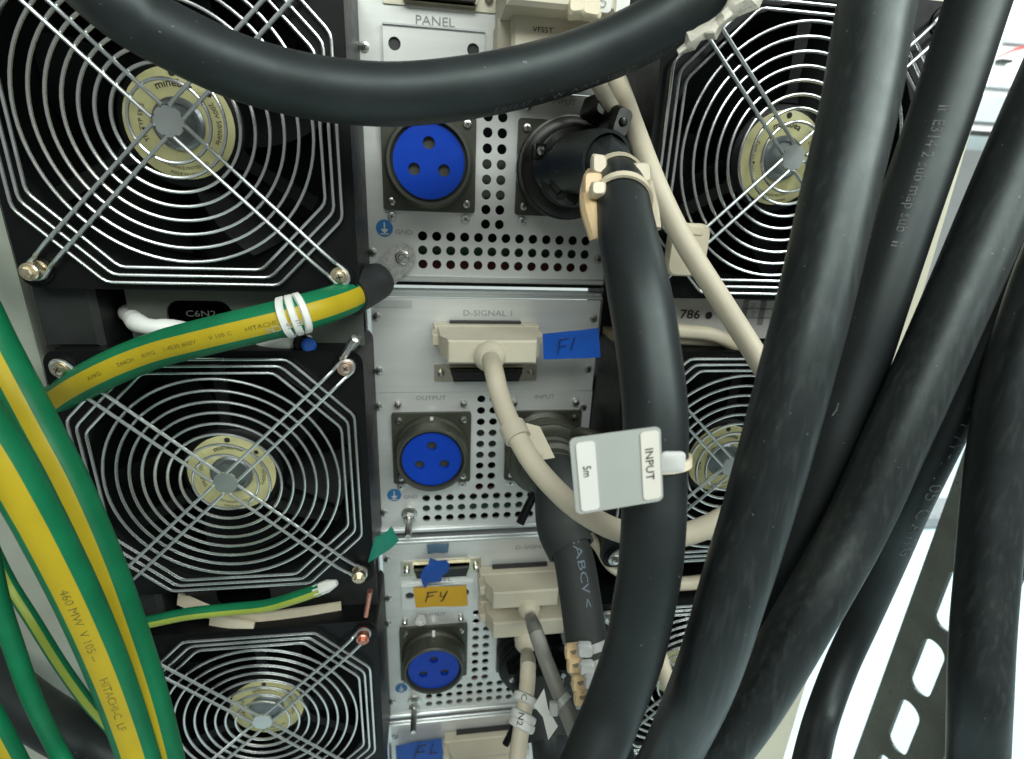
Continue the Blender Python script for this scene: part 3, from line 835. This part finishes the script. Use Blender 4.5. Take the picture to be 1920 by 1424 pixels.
pl = spline([p1[0], p1[3], p1[6], p1[9]], .003)
kk = [i for i, p in enumerate(p1) if pix(p).x > 655][-1]
pl = spline([p1[0], p1[kk // 3], p1[2 * kk // 3], p1[kk]], .003)
hs = MB().tube(pl, [.0100, .0112] + [.0114] * (len(pl) - 2), 24)
hs.build('heat_shrink', M['shrink'], g1)
lg = MB()
a_ = Vector((.1065, YP - .0035, -.0685)); b_ = P(722, 515, YP - .006)
d_ = (b_ - a_).normalized(); e_ = Vector((0, -1, 0)).cross(d_).normalized()
for y0, y1 in ((0, .0022),):
    out = [a_ + d_ * math.cos(t_) * -.0085 + e_ * math.sin(t_) * .0085 for t_ in [PI * (-.5 + k / 10) for k in range(11)]] + [b_ + e_ * .0088, b_ - e_ * .0088]
    lg.loft([[p + Vector((0, -y0, 0)) for p in out], [p + Vector((0, -y1, 0)) for p in out]])
lg.build('ring_lug', M['zinc'], g1)
# white wire markers on the level earth cable
k0 = min(range(len(p1)), key=lambda i: (p1[i] - D(540, 592, .262)).length)
for k, ch in enumerate(('E', '5', 'CN')):
    q = k0 + (k - 1)
    t_ = frames(p1)[q][0]; c_ = p1[q]
    mk = MB().lathe(c_ - t_ * .0020, t_, [(.0098, 0), (.0110, .0006), (.0110, .0034), (.0098, .0040)], 24)
    o = props(mk.build('wire_marker', M['white']), ('first', 'second', 'third')[k] + ' of three white marker rings on the level earth cable, counted from the black lug', 'wire marker', 'white marker rings on the earth cable')
    mb = MB(); pp = [c_ - t_ * .006, c_, c_ + t_ * .006]
    text_on_tube(mb, ch, p1[max(0, q - 2):q + 3], (.0111), (c_ - p1[max(0, q - 2)]).length + .0014, -.25, .0034)
    mb.build('letter', M['ink_grey'], o, smooth=False)
strip('earth_cable', [(-130, 420, 92), (-60, 545, 91), (-10, 646, 90), (38, 738, 90), (76, 810, 89), (130, 912, 88), (190, 1050, 86), (232, 1165, 84), (273, 1289, 81), (306, 1412, 78), (335, 1540, 76)], .0092, .42, 'front green and yellow cable, with the narrower stripe, sweeping down the left side', rot=-.34)
strip('earth_cable', [(-150, 640, 116), (-70, 745, 114), (0, 850, 112), (46, 930, 110), (84, 1000, 107), (146, 1125, 101), (200, 1250, 94), (240, 1360, 88), (268, 1450, 85), (300, 1560, 82)], .0092, .48, 'widest earth cable, with bold printing on its yellow stripe', rot=-.36,
      txt=[('460 MW  V 105 --', .115, .0034), ('HITACHI-C  LF', .170, .0034)])
strip('earth_cable', [(-20, 1020, 33), (18, 1095, 32), (62, 1165, 32), (112, 1245, 31), (160, 1312, 30), (204, 1362, 29), (250, 1420, 29)], .0033, .55, 'thin green cable with a lime stripe in the gap at lower left', ymat='lime', n=24, rot=-.5)
strip('earth_cable', [(-25, 1010, 46), (-4, 1120, 46), (26, 1215, 45), (60, 1310, 44), (104, 1400, 42), (150, 1480, 42)], .0042, .5, 'plain looking dark green cable at the far left edge, low down', rot=2.1, n=28)
strip('earth_cable', [(-60, 1270, 60), (-20, 1340, 60), (18, 1410, 58), (60, 1490, 56)], .0052, .5, 'short piece of striped cable in the bottom left corner', rot=-.2)
g7, p7 = strip('earth_cable', [(200, 1180, 24), (275, 1167, 24), (350, 1152, 24), (430, 1143, 24), (500, 1136, 24), (560, 1119, 24), (602, 1104, 24)], .0039, .62, 'thin earth cable with white ferrule between the middle and bottom left fans', ymat='lime', rot=.15, n=24)
t_ = frames(p7)[-1][0]
MB().lathe(p7[-1] - t_ * .004, t_, [(.0040, 0), (.0041, .001), (.0039, .009), (.0022, .014), (.0018, .015)], 8).build('ferrule', M['sticker'], g7)

# ------------------------------------------------------------------ beige signal cables and their plugs
def hood(owner, x0, x1, z0, z1, yf, lo=0.0, name='plug_hood'):
    """plug housing: wide base flange, tapered body, raised front rim"""
    d = .0035
    mb = MB().box((x0 - .002, YP - .012, z0 - .0005), (x1 + .002, YP - .002, z1 + .0005), ch=.001)
    mb.loft([[(x0 + a, y, z0 + b), (x1 - a, y, z0 + b), (x1 - a, y, z1 - b), (x0 + a, y, z1 - b)] for y, a, b in ((YP - .012, .001, 0), (yf + .014, .002, .0002), (yf + .006, .007, .0002), (yf + .005, .0065, -.0006), (yf + .001, .0065, -.0006), (yf, .0075, .0006))])
    mb.build(name, M['beige'], owner)
    for x in (x0 - .0005, x1 + .0005):
        MB().box((x - .0025, YP - .022, (z0 + z1) / 2 - .004), (x + .0025, YP - .004, (z0 + z1) / 2 + .004), ch=.0008).build('latch', M['beige'], owner)
    MB().box((x0 + .009, YP - .006, z1 + .0006), (x1 - .010, YP - .0015, z1 + .0020)).build('plug_slot', M['ink'], owner, smooth=False)
    MB().box((x0 + .009, YP - .006, z0 - .0020), (x1 - .010, YP - .0015, z0 - .0006)).build('plug_slot', M['ink'], owner, smooth=False)
def bootring(owner, c, ax, r, m='beige'):
    MB().lathe(c, ax, [(r * 1.55, -.004), (r * 1.55, .0020), (r * 1.4, .0035), (r * 1.12, .006), (r * 1.02, .0065)], 28).build('strain_relief', M[m], owner)
RB = .0056
GS = 'beige signal cables'
yf = YP - .050
cz2 = -.1215
pk2 = spline([P(918, 668, yf + .004), P(921, 676, yf - .008), D(927, 700, .307), D(938, 745, .302), D(960, 800, .292), D(1000, 870, .280), D(1056, 932, .270), D(1110, 972, .264), D(1168, 998, .263), D(1235, 1010, .264), D(1300, 998, .264), D(1360, 970, .264), D(1430, 920, .27)])
k2 = cable('signal_cable', pk2, RB, M['beige_cord'], 'beige cord from the plug with the blue F1 tape, dipping behind the INPUT tag', 'signal cable', GS)
hood(k2, .1285, .1975, -.1275, -.1135, yf)
bootring(k2, P(918, 668, yf), (0, -1, 0), RB * 1.15)
# beige cord falling from the top, right of the INPUT cable
pk1 = cablepath([(1118, 80, 40), (1140, 115, 40), (1164, 170, 40), (1193, 250, 41), (1232, 350, 42), (1281, 450, 42), (1350, 560, 43), (1404, 645, 44), (1450, 720, 44), (1510, 820, 44)], RB)
cable('signal_cable', pk1, RB, M['beige_cord'], 'beige cord falling diagonally in front of the upper right fan', 'signal cable', GS)
# third unit: two stacked plugs
hz = P(960, 1058, YP).z
u0, u1 = P(912, 1060, YP).x, P(1060, 1060, YP).x
yf3 = YP - .034
c_b = P(992, 1142, yf3)
pk3 = spline([c_b + Vector((0, .006, 0)), c_b + Vector((.0003, -.008, -.002)), D(1003, 1180, .338), D(1022, 1235, .330), D(1048, 1300, .322), D(1074, 1365, .316), D(1110, 1450, .310)])
k3 = cable('signal_cable', pk3, .0047, M['grey_cord'], 'grey cord from the upper of the two stacked beige plugs', 'signal cable', GS)
zt, zb = P(960, 1058, YP).z, P(960, 1085, YP).z
hood(k3, P(905, 1060, YP - .012).x, P(1052, 1060, YP - .012).x, zb, zt, yf3)
bootring(k3, c_b, (0.05, -1, -.1), .0056)
yf4 = YP - .036
c_c = P(986, 1205, yf4)
pk4 = spline([c_c + Vector((0, .006, 0)), c_c + Vector((0, -.007, -.004)), D(990, 1240, .345), D(989, 1280, .335), D(983, 1330, .326), D(974, 1390, .318), D(966, 1460, .310), D(960, 1540, .30)])
k4 = cable('signal_cable', pk4, .0050, M['beige_cord'], 'beige cord with three white rings from the lower of the stacked plugs', 'signal cable', GS)
zt, zb = P(960, 1108, YP).z, P(960, 1134, YP).z
hood(k4, P(905, 1120, YP - .012).x, P(1062, 1120, YP - .012).x, zb, zt, yf4)
bootring(k4, c_c, (0.0, -1, -.4), .0058)
for k, v in enumerate((1318, 1341, 1364)):
    q = min(range(len(pk4)), key=lambda i: (pk4[i] - D(986 - k * 4, v, .328 - k * .003)).length)
    t_ = (frames(pk4)[q][0] + Vector((-.25, 0, 0))).normalized()
    mk = MB().lathe(pk4[q] - t_ * .0026, t_, [(.0068, 0), (.0080, .0008), (.0083, .0026), (.0080, .0044), (.0068, .0052)], 24)
    o = props(mk.build('wire_marker', M['white']), ('upper', 'middle', 'lower')[k] + ' white marker ring on the beige cord near the bottom', 'wire marker', 'white marker rings on the beige cord')
    mb = MB(); pp = pk4[max(0, q - 2):q + 3]
    text_on_tube(mb, ('C', 'N', '2')[k], pp, .0084, (pk4[q] - pp[0]).length - .002, .55, .0036)
    mb.build('letter', M['ink'], o, smooth=False)
# fourth unit's plug
zt, zb = P(900, 1364, YP).z, P(900, 1392, YP).z
pk5 = spline([Vector((.165, YP - .03, zb + .006)), Vector((.165, YP - .06, zb + .002)), Vector((.166, YP - .07, zb - .03)), Vector((.167, YP - .07, zb - .08))])
k5 = cable('signal_cable', pk5, RB, M['beige_cord'], 'beige plug and cord of the lowest unit, at the bottom edge', 'signal cable', GS)
hood(k5, P(838, 1364, YP - .012).x, P(985, 1364, YP - .012).x, zb, zt, YP - .034)
# top unit's plugs, seen from below
pk6 = spline([P(1035, 92, .034), P(1048, 104, .014), P(1085, 125, .006), P(1118, 152, .004), P(1148, 205, .008), P(1190, 255, .016), P(1230, 348, .016), P(1279, 448, .010)])
k6 = cable('signal_cable', pk6, .0042, M['beige_cord'], 'beige plug at the top centre with a thin cord dropping behind the curved black cable', 'signal cable', GS)
MB().box(P(958, 118, .022), P(1105, 52, YP - .002), ch=.002).build('plug_hood', M['beige'], k6)
MB().box(P(932, 112, .034), P(956, 62, YP - .002), ch=.001).build('latch', M['beige'], k6)
a_ = P(928, 62, YP - .002); b_ = P(1118, -120, YP - .002)
MB().box((a_.x, .005, a_.z), (b_.x, YP - .002, b_.z), ch=.002).build('plug_hood', M['beige'], k6)
text_on(mb := MB(), 'VFS5T', P(1018, 56, .0215), (1, 0, 0), (0, 0, 1), .0026, sx=1.2)
mb.build('lettering', M['ink'], k6, smooth=False)

# ------------------------------------------------------------------ ties, tags and tapes
def band(path, r, s_at, wd, th, n=30, tilt=None):
    """a flat strap lying round a cable"""
    fr = frames(path); q = min(range(len(path)), key=lambda i: (path[i] - s_at).length)
    t_ = fr[q][0] if tilt is None else (fr[q][0] + Vector(tilt)).normalized()
    return MB().lathe(path[q] - t_ * (wd / 2), t_, [(r, 0), (r + th, 0), (r + th, wd), (r, wd), (r, 0)], n, cap=False), path[q], t_
# the cable ties at the boot
e = empty('cable_tie', D(1165, 350, .26), 'pair of ivory cable ties with tan pads where the black cable leaves its boot', 'cable tie')
c_t = D(1165, 340, .272)
for v, tl in ((336, (.14, 0, .02)), (374, (-.12, 0, .03))):
    q = min(range(len(path_in)), key=lambda i: (pix(path_in[i]) - Vector((1160, v + 4))).length)
    t_ = (frames(path_in)[q][0] + Vector(tl)).normalized(); c_ = path_in[q]
    mb = MB().lathe(c_ - t_ * .0021, t_, [(R1 + .0004, 0), (R1 + .0016, 0), (R1 + .0016, .0042), (R1 + .0004, .0042), (R1 + .0004, 0)], 30, cap=False)
    mb.build('strap', M['nylon'], e)
cp = [D(1103, 305, .256), D(1108, 355, .252), D(1115, 372, .250), D(1112, 425, .252)]
mb = MB()
def slab(mb, c, ux, uz, w_, h_, d_, r_=.001, mi=0):
    """rounded block: w along ux, h along uz, d towards the viewer"""
    ux = Vector(ux).normalized(); uz = Vector(uz).normalized(); un = ux.cross(uz).normalized()
    rings = []
    for dep, ins in ((0, 0), (d_ * .7, 0), (d_, r_)):
        rings.append([Vector(c) + ux * x + uz * z - un * -dep for x, z in rrect(-w_ / 2 + ins, -h_ / 2 + ins, w_ / 2 - ins, h_ / 2 - ins, min(w_, h_) * .22, 3)])
    return mb.loft(rings, mi=mi)
CX, CZ = Vector(RC[i][0] for i in range(3)), Vector(-RC[i][1] for i in range(3))
slab(MB(), D(1121, 316, .258), CX + CZ * -.15, CZ, .0075, .0100, .006).build('tie_head', M['nylon'], e)
slab(MB(), D(1119, 361, .243), CX, CZ, .0070, .0068, .006).build('tie_head', M['nylon'], e)
slab(MB(), D(1201, 330, .258), CX, CZ + CX * -.08, .0085, .0100, .005).build('tie_head', M['nylon'], e)
pad = MB().tube(spline([D(1108, 326, .266), D(1104, 360, .254), D(1106, 392, .246), D(1114, 425, .242), D(1120, 448, .242)], .002), [.0030 + .0016 * math.sin(PI * i / 26) for i in range(200)], 10)
pad.build('pad', M['tan'], e)
slab(MB(), D(1109, 366, .252), CX, CZ, .0090, .0180, .006).build('pad', M['tan'], e)
mb = MB().tube(spline([D(1216, 345, .262), D(1222, 370, .252), D(1228, 400, .246), D(1231, 430, .244)], .003), .0022, 8)
mb.build('tail', M['nylon'], e)
# ties low on the charcoal cable
for k, (u, v, z) in enumerate(((1073, 1218, .306), (1077, 1243, .304), (1086, 1276, .300), (1090, 1303, .298))):
    e2 = empty('cable_tie', D(u, v, z), ('topmost', 'second', 'third', 'lowest')[k] + ' white cable tie with tan pad low on the charcoal cable', 'cable tie', 'white ties on the charcoal cable')
    mb, c_, t_ = band(path_2, .0130, D(1104 + 9 * k, v, z + .016), .0048, .0013, tilt=(.12, 0, 0))
    mb.build('strap', M['nylon2'] if 'nylon2' in M else M.setdefault('nylon2', mat('white_nylon', (.54, .55, .53), .4, sss=.2)), e2)
    pd = MB(); slab(pd, D(u, v, z), CX + CZ * .1, CZ, .0090, .0080, .005)
    pd.lathe(D(u + 2, v + 3, z - .0048), CAM - D(u, v, z), [(.0018, 0), (.0018, .0004)], 12, mi=1)
    pd.build('pad', [M['tan'], M['stain']], e2)
    slab(MB(), D(u + 22, v - 3 if k != 1 else v + 6, z - .004), CX, CZ, .0085, .0078, .005).build('tie_head', M['nylon2'], e2)
# grey INPUT tag
tc_ = [D(1067, 822, .186), D(1238, 799, .1845), D(1243, 938, .1845), D(1080, 965, .186)]
e = empty('cable_tag', tc_[0], 'grey plastic tag lettered INPUT and 5m, tied to the black cable', 'tag')
o0 = tc_[3]
UX = (tc_[2] - tc_[3]); UZ = (tc_[0] - tc_[3]); tw, thh = (tc_[1] - tc_[0]).length, UZ.length
ux, uz = UX.normalized(), UZ.normalized(); un = ux.cross(uz).normalized()
if un.dot(CAM - o0) < 0: un = -un
def tagpt(x, z, h=0): return o0 + (UX * x).lerp(tc_[1] - tc_[0], 0) + uz * 0 + UZ.lerp(tc_[1] - tc_[2], x) * z + un * h
def tagplate(name, x0, z0, x1, z1, r, h0, h1, m, par):
    lp = rrect(x0, z0, x1, z1, r)
    return MB().loft([[tagpt(x, z, h) for x, z in lp] for h in (h0, h1)]).build(name, m, par, smooth=False)
tagplate('tag_plate', 0, 0, 1, 1, .07, -.0006, .0006, M['tag'], e)
s1 = tagplate('sticker', .065, .03, .275, .93, .045, .0007, .0010, M['sticker'], e)
s2 = tagplate('sticker', .775, .045, .975, .955, .045, .0007, .0010, M['sticker2'] if 'sticker2' in M else M.setdefault('sticker2', mat('cream_sticker', (.68, .66, .59), .55, var=.03)), e)
def tagtext(s, x, z, h, par, bold=.01, sx=1.0):
    c = tagpt(x, z, .0012); dn = (tagpt(x, 0) - tagpt(x, 1)).normalized(); sd = (tagpt(1, z) - tagpt(0, z)).normalized()
    text_on(mb := MB(), s, c, dn, sd, h, sx=sx, bold=bold)
    mb.build('lettering', M['ink'], par, smooth=False)
tagtext('INPUT', .865, .52, .0028, s2, sx=1.02)
tagtext('5m', .170, .545, .0029, s1, sx=.80)
nk = MB(); slab(nk, D(1260, 866, .1865), CX, CZ + CX * .05, .0085, .0074, .0020)
nk.build('tag_neck', M['nylon2'], e)
mb, c_, t_ = band(path_in, R1 + .0002, D(1232, 868, .205), .0036, .0013, tilt=(.05, 0, -.05))
mb.build('strap', M['nylon'], e)
# white diamond tag near the bottom
q = [D(1020, 1291, .314), D(1028, 1330, .311), D(1046, 1362, .308), D(1028, 1388, .308), D(1018, 1345, .311), D(1001, 1324, .314)]
e = empty('cable_tag', q[0], 'white tag seen nearly edge-on, tied to the grey cord near the bottom', 'tag')
dn_ = (CAM - q[0]).normalized() * .0015
MB().loft([q, [p + dn_ for p in q]]).build('tag_plate', M['white'], e, smooth=False)
mb, c_, t_ = band(pk3, .0049, D(1054, 1316, .320), .0038, .0012, tilt=(.2, 0, .35))
mb.build('strap', M['nylon2'], e)
slab(MB(), D(1038, 1326, .311), CX, CZ, .0050, .0075, .004).build('tag_neck', M['nylon2'], e)
# white tie head and CE tag at the top
e = empty('cable_tag', D(1110, 15, .27), 'ivory tie block with a small white CE label at the top centre', 'tag')
slab(MB(), D(1080, 22, .275), CX + CZ * .1, CZ, .0090, .0090, .006).build('tie_head', M['nylon'], e)
slab(MB(), D(1106, 18, .275), CX - CZ * .2, CZ, .0110, .0130, .005).build('tie_block', M['nylon'], e)
lb = slab(MB(), D(1128, 4, .272), CX - CZ * .15, CZ + CX * .15, .0105, .0115, .0012).build('small_label', M['sticker'], e)
text_on(mb := MB(), 'CE', D(1126, 7, .2702), CX * -1 + CZ * .15, CZ * -1 - CX * .15, .0042)
mb.build('lettering', M['ink_grey'], lb, smooth=False)
# ivory clip on the diagonal beige cord
e = empty('cord_clip', D(1270, 470, .28), 'ivory clip block behind the diagonal beige cord at the fan corner', 'clip')
slab(MB(), P(1284, 468, -.002), (1, 0, 0), (0, 0, 1), .024, .030, .006).build('clip_body', M['nylon'], e)
slab(MB(), P(1300, 432, -.005), (1, 0, -.05), (0, 0, 1), .010, .006, .004).build('clip_lip', M['nylon'], e)
# split clip on the F1 cord
e = empty('cord_clip', D(985, 830, .29), 'ivory split clip holding the beige cord beside the second unit', 'clip')
mb, c_, t_ = band(pk2, .0058, D(962, 806, .291), .0090, .0015)
mb.build('clip_ring', M['beige'], e)
for k, (a, b, c, d) in enumerate((((985, 793), (1012, 800), (1040, 858), (1016, 862)), ((978, 800), (990, 797), (1018, 850), (1008, 856)))):
    qq = [D(u, v, .298 - .004 * k) for u, v in (a, b, c, d)]
    dn_ = (CAM - qq[0]).normalized() * .003
    MB().loft([qq, [p + dn_ for p in qq]]).build('clip_fin', M['beige'], e, smooth=False)

def tape(name, corners, m, label, cat='tape', curl=0.0, nx=8):
    """thin tape with a slight wave between two edges: corners tl, tr, br, bl"""
    tl, tr, br, bl = corners
    n0 = (tr - tl).cross(bl - tl).normalized()
    if n0.dot(CAM - tl) < 0: n0 = -n0
    mb = MB(); rows = []
    for h in (0, .0002):
        for i in range(nx + 1):
            t = i / nx
            wv = n0 * (curl * math.sin(t * PI) + .0004 * math.sin(t * 9 + 1) + h)
            rows += [tl.lerp(tr, t) + wv, bl.lerp(br, t) + wv]
    fs = []
    for h in (0, 1):
        k = h * (nx + 1) * 2
        for i in range(nx): fs.append((k + 2 * i, k + 2 * i + 2, k + 2 * i + 3, k + 2 * i + 1))
    mb.add(rows, fs)
    return props(mb.build(name, m, smooth=True), label, cat)
yt = YP - .034
t1 = tape('label_tape', [P(1017, 626, yt), P(1122, 615, yt), P(1126, 670, yt - .002), P(1019, 674, yt)], M.setdefault('tape_bright', mat('bright_blue_tape', (.004, .095, .50), .5, bump=.2, bscale=500)), 'blue tape flag marked F1 beside the beige plug', curl=.001)
mb = MB(); yy = yt - .0022
for pts in ([(1050, 637), (1046, 664)], [(1050, 637), (1068, 634)], [(1048, 650), (1062, 648)], [(1078, 633), (1070, 658)]):
    stroke(mb, [P(u, v, yy) for u, v in pts], .00035)
mb.build('handwriting', M['ink_navy'] if 'ink_navy' in M else M.setdefault('ink_navy', mat('navy_pen', (.01, .03, .13), .6)), t1, smooth=False)
y3 = YP - .0045
t2 = tape('label_tape', [P(775, 1102, y3), P(874, 1098, y3), P(877, 1136, y3), P(780, 1139, y3)], M['tape_orange'], 'orange label tape handwritten F4 on the cover plate')
mb = MB(); yy = y3 - .0012
for pts in ([(803, 1113), (798, 1129)], [(800, 1112), (820, 1110)], [(800, 1120), (813, 1117)], [(827, 1111), (825, 1119), (832, 1120), (839, 1109)], [(839, 1109), (830, 1126), (826, 1128)]):
    stroke(mb, [P(u, v, yy) for u, v in pts], .0005)
mb.build('handwriting', M['ink'], t2, smooth=False)
# torn scrap of blue tape on the empty connector
sh = [(806, 1046), (822, 1052), (836, 1050), (843, 1058), (841, 1072), (830, 1080), (826, 1091), (812, 1092), (802, 1093), (797, 1104), (792, 1094), (788, 1080), (794, 1066), (803, 1058)]
q = [P(u, v, YP - .0105 - .0008 * math.sin(u)) for u, v in sh]
props(MB().loft([q, [p + Vector((0, -.0003, 0)) for p in q]]).build('tape_scrap', M['tape_blue'], smooth=False), 'torn scrap of blue tape on the empty connector above F4', 'tape')
tape('tape_scrap', [P(800, 1021, YP - .0024), P(842, 1019, YP - .0024), P(840, 1036, YP - .0012), P(802, 1038, YP - .0012)], M['tape_faded'] if 'tape_faded' in M else M.setdefault('tape_faded', mat('faded_blue_tape', (.13, .24, .34), .5)), 'faded blue smear of tape on the metal lip above the connector', 'tape')
t3 = tape('label_tape', [P(742, 1398, YP - .010), P(828, 1384, YP - .010), P(832, 1440, YP - .012), P(744, 1444, YP - .012)], M['tape_blue'], 'dark blue handwritten tape at the bottom edge of the photo')
mb = MB(); yy = YP - .0125
for pts in ([(786, 1400), (776, 1424)], [(784, 1400), (800, 1397)], [(780, 1412), (796, 1410)], [(812, 1396), (806, 1414), (820, 1412)]):
    stroke(mb, [P(u, v, yy) for u, v in pts], .0005)
mb.build('handwriting', M['ink'], t3, smooth=False)
tape('green_tag', [P(703, 1006, -.004), P(734, 987, -.004), P(748, 1014, -.004), P(690, 1054, -.001)], M['tape_green'], 'small green tape flag beside the middle left fan', 'tape', curl=.002)
props(MB().lathe(P(789, 1161, YP - .003), (0, -1, 0), [(.0048, 0), (.0048, .003), (.0030, .003), (.0030, .001)], 20).build('white_bushing', M['white']), 'small white round bushing above the third output socket', 'bushing')

# dried torn tape along the curved cable's right end
mb = MB()
up = [(1270, 95), (1284, 82), (1287, 62), (1300, 58), (1312, 48), (1328, 40), (1340, 32), (1352, 22), (1362, 8), (1368, -6), (1380, -24), (1400, -45)]
dn = [(1276, 104), (1290, 97), (1303, 93), (1316, 78), (1326, 72), (1344, 74), (1350, 58), (1364, 46), (1380, 34), (1394, 26), (1424, 15), (1440, -20)]
rows = []
for i in range(len(up)):
    ra = []
    for j in range(7):
        t = j / 6
        u = up[i][0] * (1 - t) + dn[i][0] * t + random.uniform(-2, 2); v = up[i][1] * (1 - t) + dn[i][1] * t + random.uniform(-2, 2)
        ra.append(D(u, v, .226 - .004 * math.sin(PI * t) + .003 * noise.noise(Vector((u * .06, v * .06, 3)))))
    rows.append(ra)
fr_ = [r for r in rows]
bk = [[p + (p - CAM).normalized() * .003 for p in r] for r in rows]
mb.loft([a + b[::-1] for a, b in zip(fr_, bk)])
props(mb.build('tape_remnant', M['glue']), 'ragged whitish tape remnant on the right end of the curved cable', 'tape')

# ------------------------------------------------------------------ loose things between the fans
def ribbon(pts, w_, th=.0010):
    path = spline(pts, .004); fr = frames(path); mb = MB(); rings = []
    for p, (t, a, b) in zip(path, fr):
        rings.append([p + b * (w_ / 2) + a * th, p - b * (w_ / 2) + a * th, p - b * (w_ / 2) - a * th, p + b * (w_ / 2) - a * th])
    return mb.loft(rings)
props(MB().tube(spline([P(240, 585, .034), P(258, 606, .010), P(290, 615, .006), P(340, 618, .010), P(420, 640, .012)], .003), [.0050 + .0012 * noise.noise(Vector((i * .4, 0, 0))) for i in range(200)], 14).build('sleeved_wire', M['white']), 'crumpled white sleeved wire coming out of the duct slot', 'wire')
props(MB().tube(spline([P(480, 655, .020), P(520, 648, .012), P(550, 645, .012), P(580, 640, .020)], .003), .0040, 12).build('sleeved_wire', M['white']), 'white sleeved wire end under the marker rings', 'wire')
e = empty('wire_plug', P(575, 642, .012), 'small blue and black wire plug under the level earth cable', 'plug')
MB().lathe(P(566, 643, .012), (.3, -1, .1), [(.0052, 0), (.0052, .005), (.004, .006)], 18).build('plug_body', M['black'], e)
MB().lathe(P(578, 645, .010), (.3, -1, .1), [(.0042, 0), (.0042, .006), (.003, .007)], 18).build('plug_face', M['tape_blue'], e)
props(MB().lathe(P(642, 672, .002), P(660, 646, -.006) - P(642, 672, .002), [(.0022, 0), (.0022, .013), (.0030, .0135), (.0030, .022), (.0022, .0225)], 14).build('standoff_pin', M['zinc']), 'pale metal pin above the corner screw of the middle left fan', 'pin')
props(MB().lathe(P(686, 1155, .001), P(697, 1092, -.003) - P(686, 1155, .001), [(.0017, 0), (.0017, .024), (.0021, .0245)], 14).build('copper_rod', M['copper']), 'copper rod standing above the bottom left fan', 'rod')
props(ribbon([P(335, 1122, .022), P(400, 1150, .012), P(470, 1162, .010), P(560, 1152, .012), P(640, 1140, .016)], .010).build('flat_strap', M['nylon']), 'ivory flat strap below the thin earth cable', 'strap', 'ivory straps between the lower left fans')
props(ribbon([P(395, 1160, .010), P(430, 1172, .006), P(476, 1180, .004)], .012).build('flat_strap', M['nylon']), 'short ivory strap end hanging at the lower edge of the gap between fans', 'strap', 'ivory straps between the lower left fans')
# right gap: name plate and wires
a, b = P(1230, 562, .030), P(1480, 600, .030)
e = empty('name_plate', (a.x, .03, a.z), 'white plate numbered 786 between the upper right fans', 'plate')
z0, z1 = -.1145, -.0870
MB().box((.262, .026, z0), (.372, .028, z1)).build('plate', M['sticker'], e, smooth=False)
text_on(mb := MB(), '786', P(1294, 589, .0258), (1, 0, -.02), (0, 0, 1), .0062, bold=.02, sx=1.15)
mb.add([(x, .0257, z) for x, z in circle(P(1329, 592, .0257).x, P(1329, 592, .0257).z, .0026, 12)], [tuple(range(12))])
mb.build('number', M['ink'], e, smooth=False)
mb = MB()
for u0, v0, u1, v1 in ((1395, 564, 1460, 564), (1395, 580, 1460, 580), (1395, 597, 1460, 597), (1428, 564, 1428, 610), (1395, 564, 1395, 610)):
    p, q = P(u0, v0, .0258), P(u1, v1, .0258)
    mb.box((min(p.x, q.x), .0256, min(p.z, q.z)), (max(p.x, q.x) + .0004, .0259, max(p.z, q.z) + .0004))
text_on(mb, '2I', P(1412, 572, .0258), (1, 0, 0), (0, 0, 1), .0030)
text_on(mb, 'Z', P(1412, 588, .0258), (1, 0, 0), (0, 0, 1), .0030)
mb.build('table_print', M['ink_grey'], e, smooth=False)
props(MB().box((W - .083, .034, -.1240), (W + .083, .0597, -.1150), ch=.002).build('brown_board', M['stain']), 'brown board edge under the white wires between the right fans', 'board')
for k, (pts, r_) in enumerate((([(1200, 615), (1270, 621), (1335, 628), (1385, 652), (1412, 672)], .0046), ([(1200, 630), (1265, 636), (1320, 640), (1360, 642), (1400, 640)], .0034))):
    props(MB().tube(spline([P(u, v, .010 + .006 * k) for u, v in pts], .004), r_, 14).build('sleeved_wire', M['nylon']), ('upper thick' if not k else 'lower thin') + ' ivory sleeved wire below the 786 plate', 'wire')
for k, (pts, r_) in enumerate((([(1190, 1098), (1250, 1096), (1310, 1092), (1370, 1080)], .0055), ([(1190, 1118), (1250, 1112), (1300, 1112), (1360, 1106)], .0042))):
    props(MB().tube(spline([P(u, v, .012 + .006 * k) for u, v in pts], .004), r_, 14).build('sleeved_wire', M['nylon']), ('upper' if not k else 'lower') + ' ivory wire in the gap above the lowest right fan', 'wire')
props(MB().tube(spline([P(1105, 1005, .02), P(1125, 1030, .012), P(1145, 1062, .012), P(1185, 1085, .014)], .004), .0040, 12).build('sleeved_wire', M['nylon']), 'ivory wire curling behind the tagged cable below its tag', 'wire')
props(MB().tube(spline([P(1232, 1215, .0), P(1246, 1262, -.012), P(1256, 1285, -.014), P(1262, 1310, -.004)], .004), .0062, 14).build('sleeved_wire', M['nylon']), 'ivory wire end in the sliver between the two lowest black cables', 'wire')
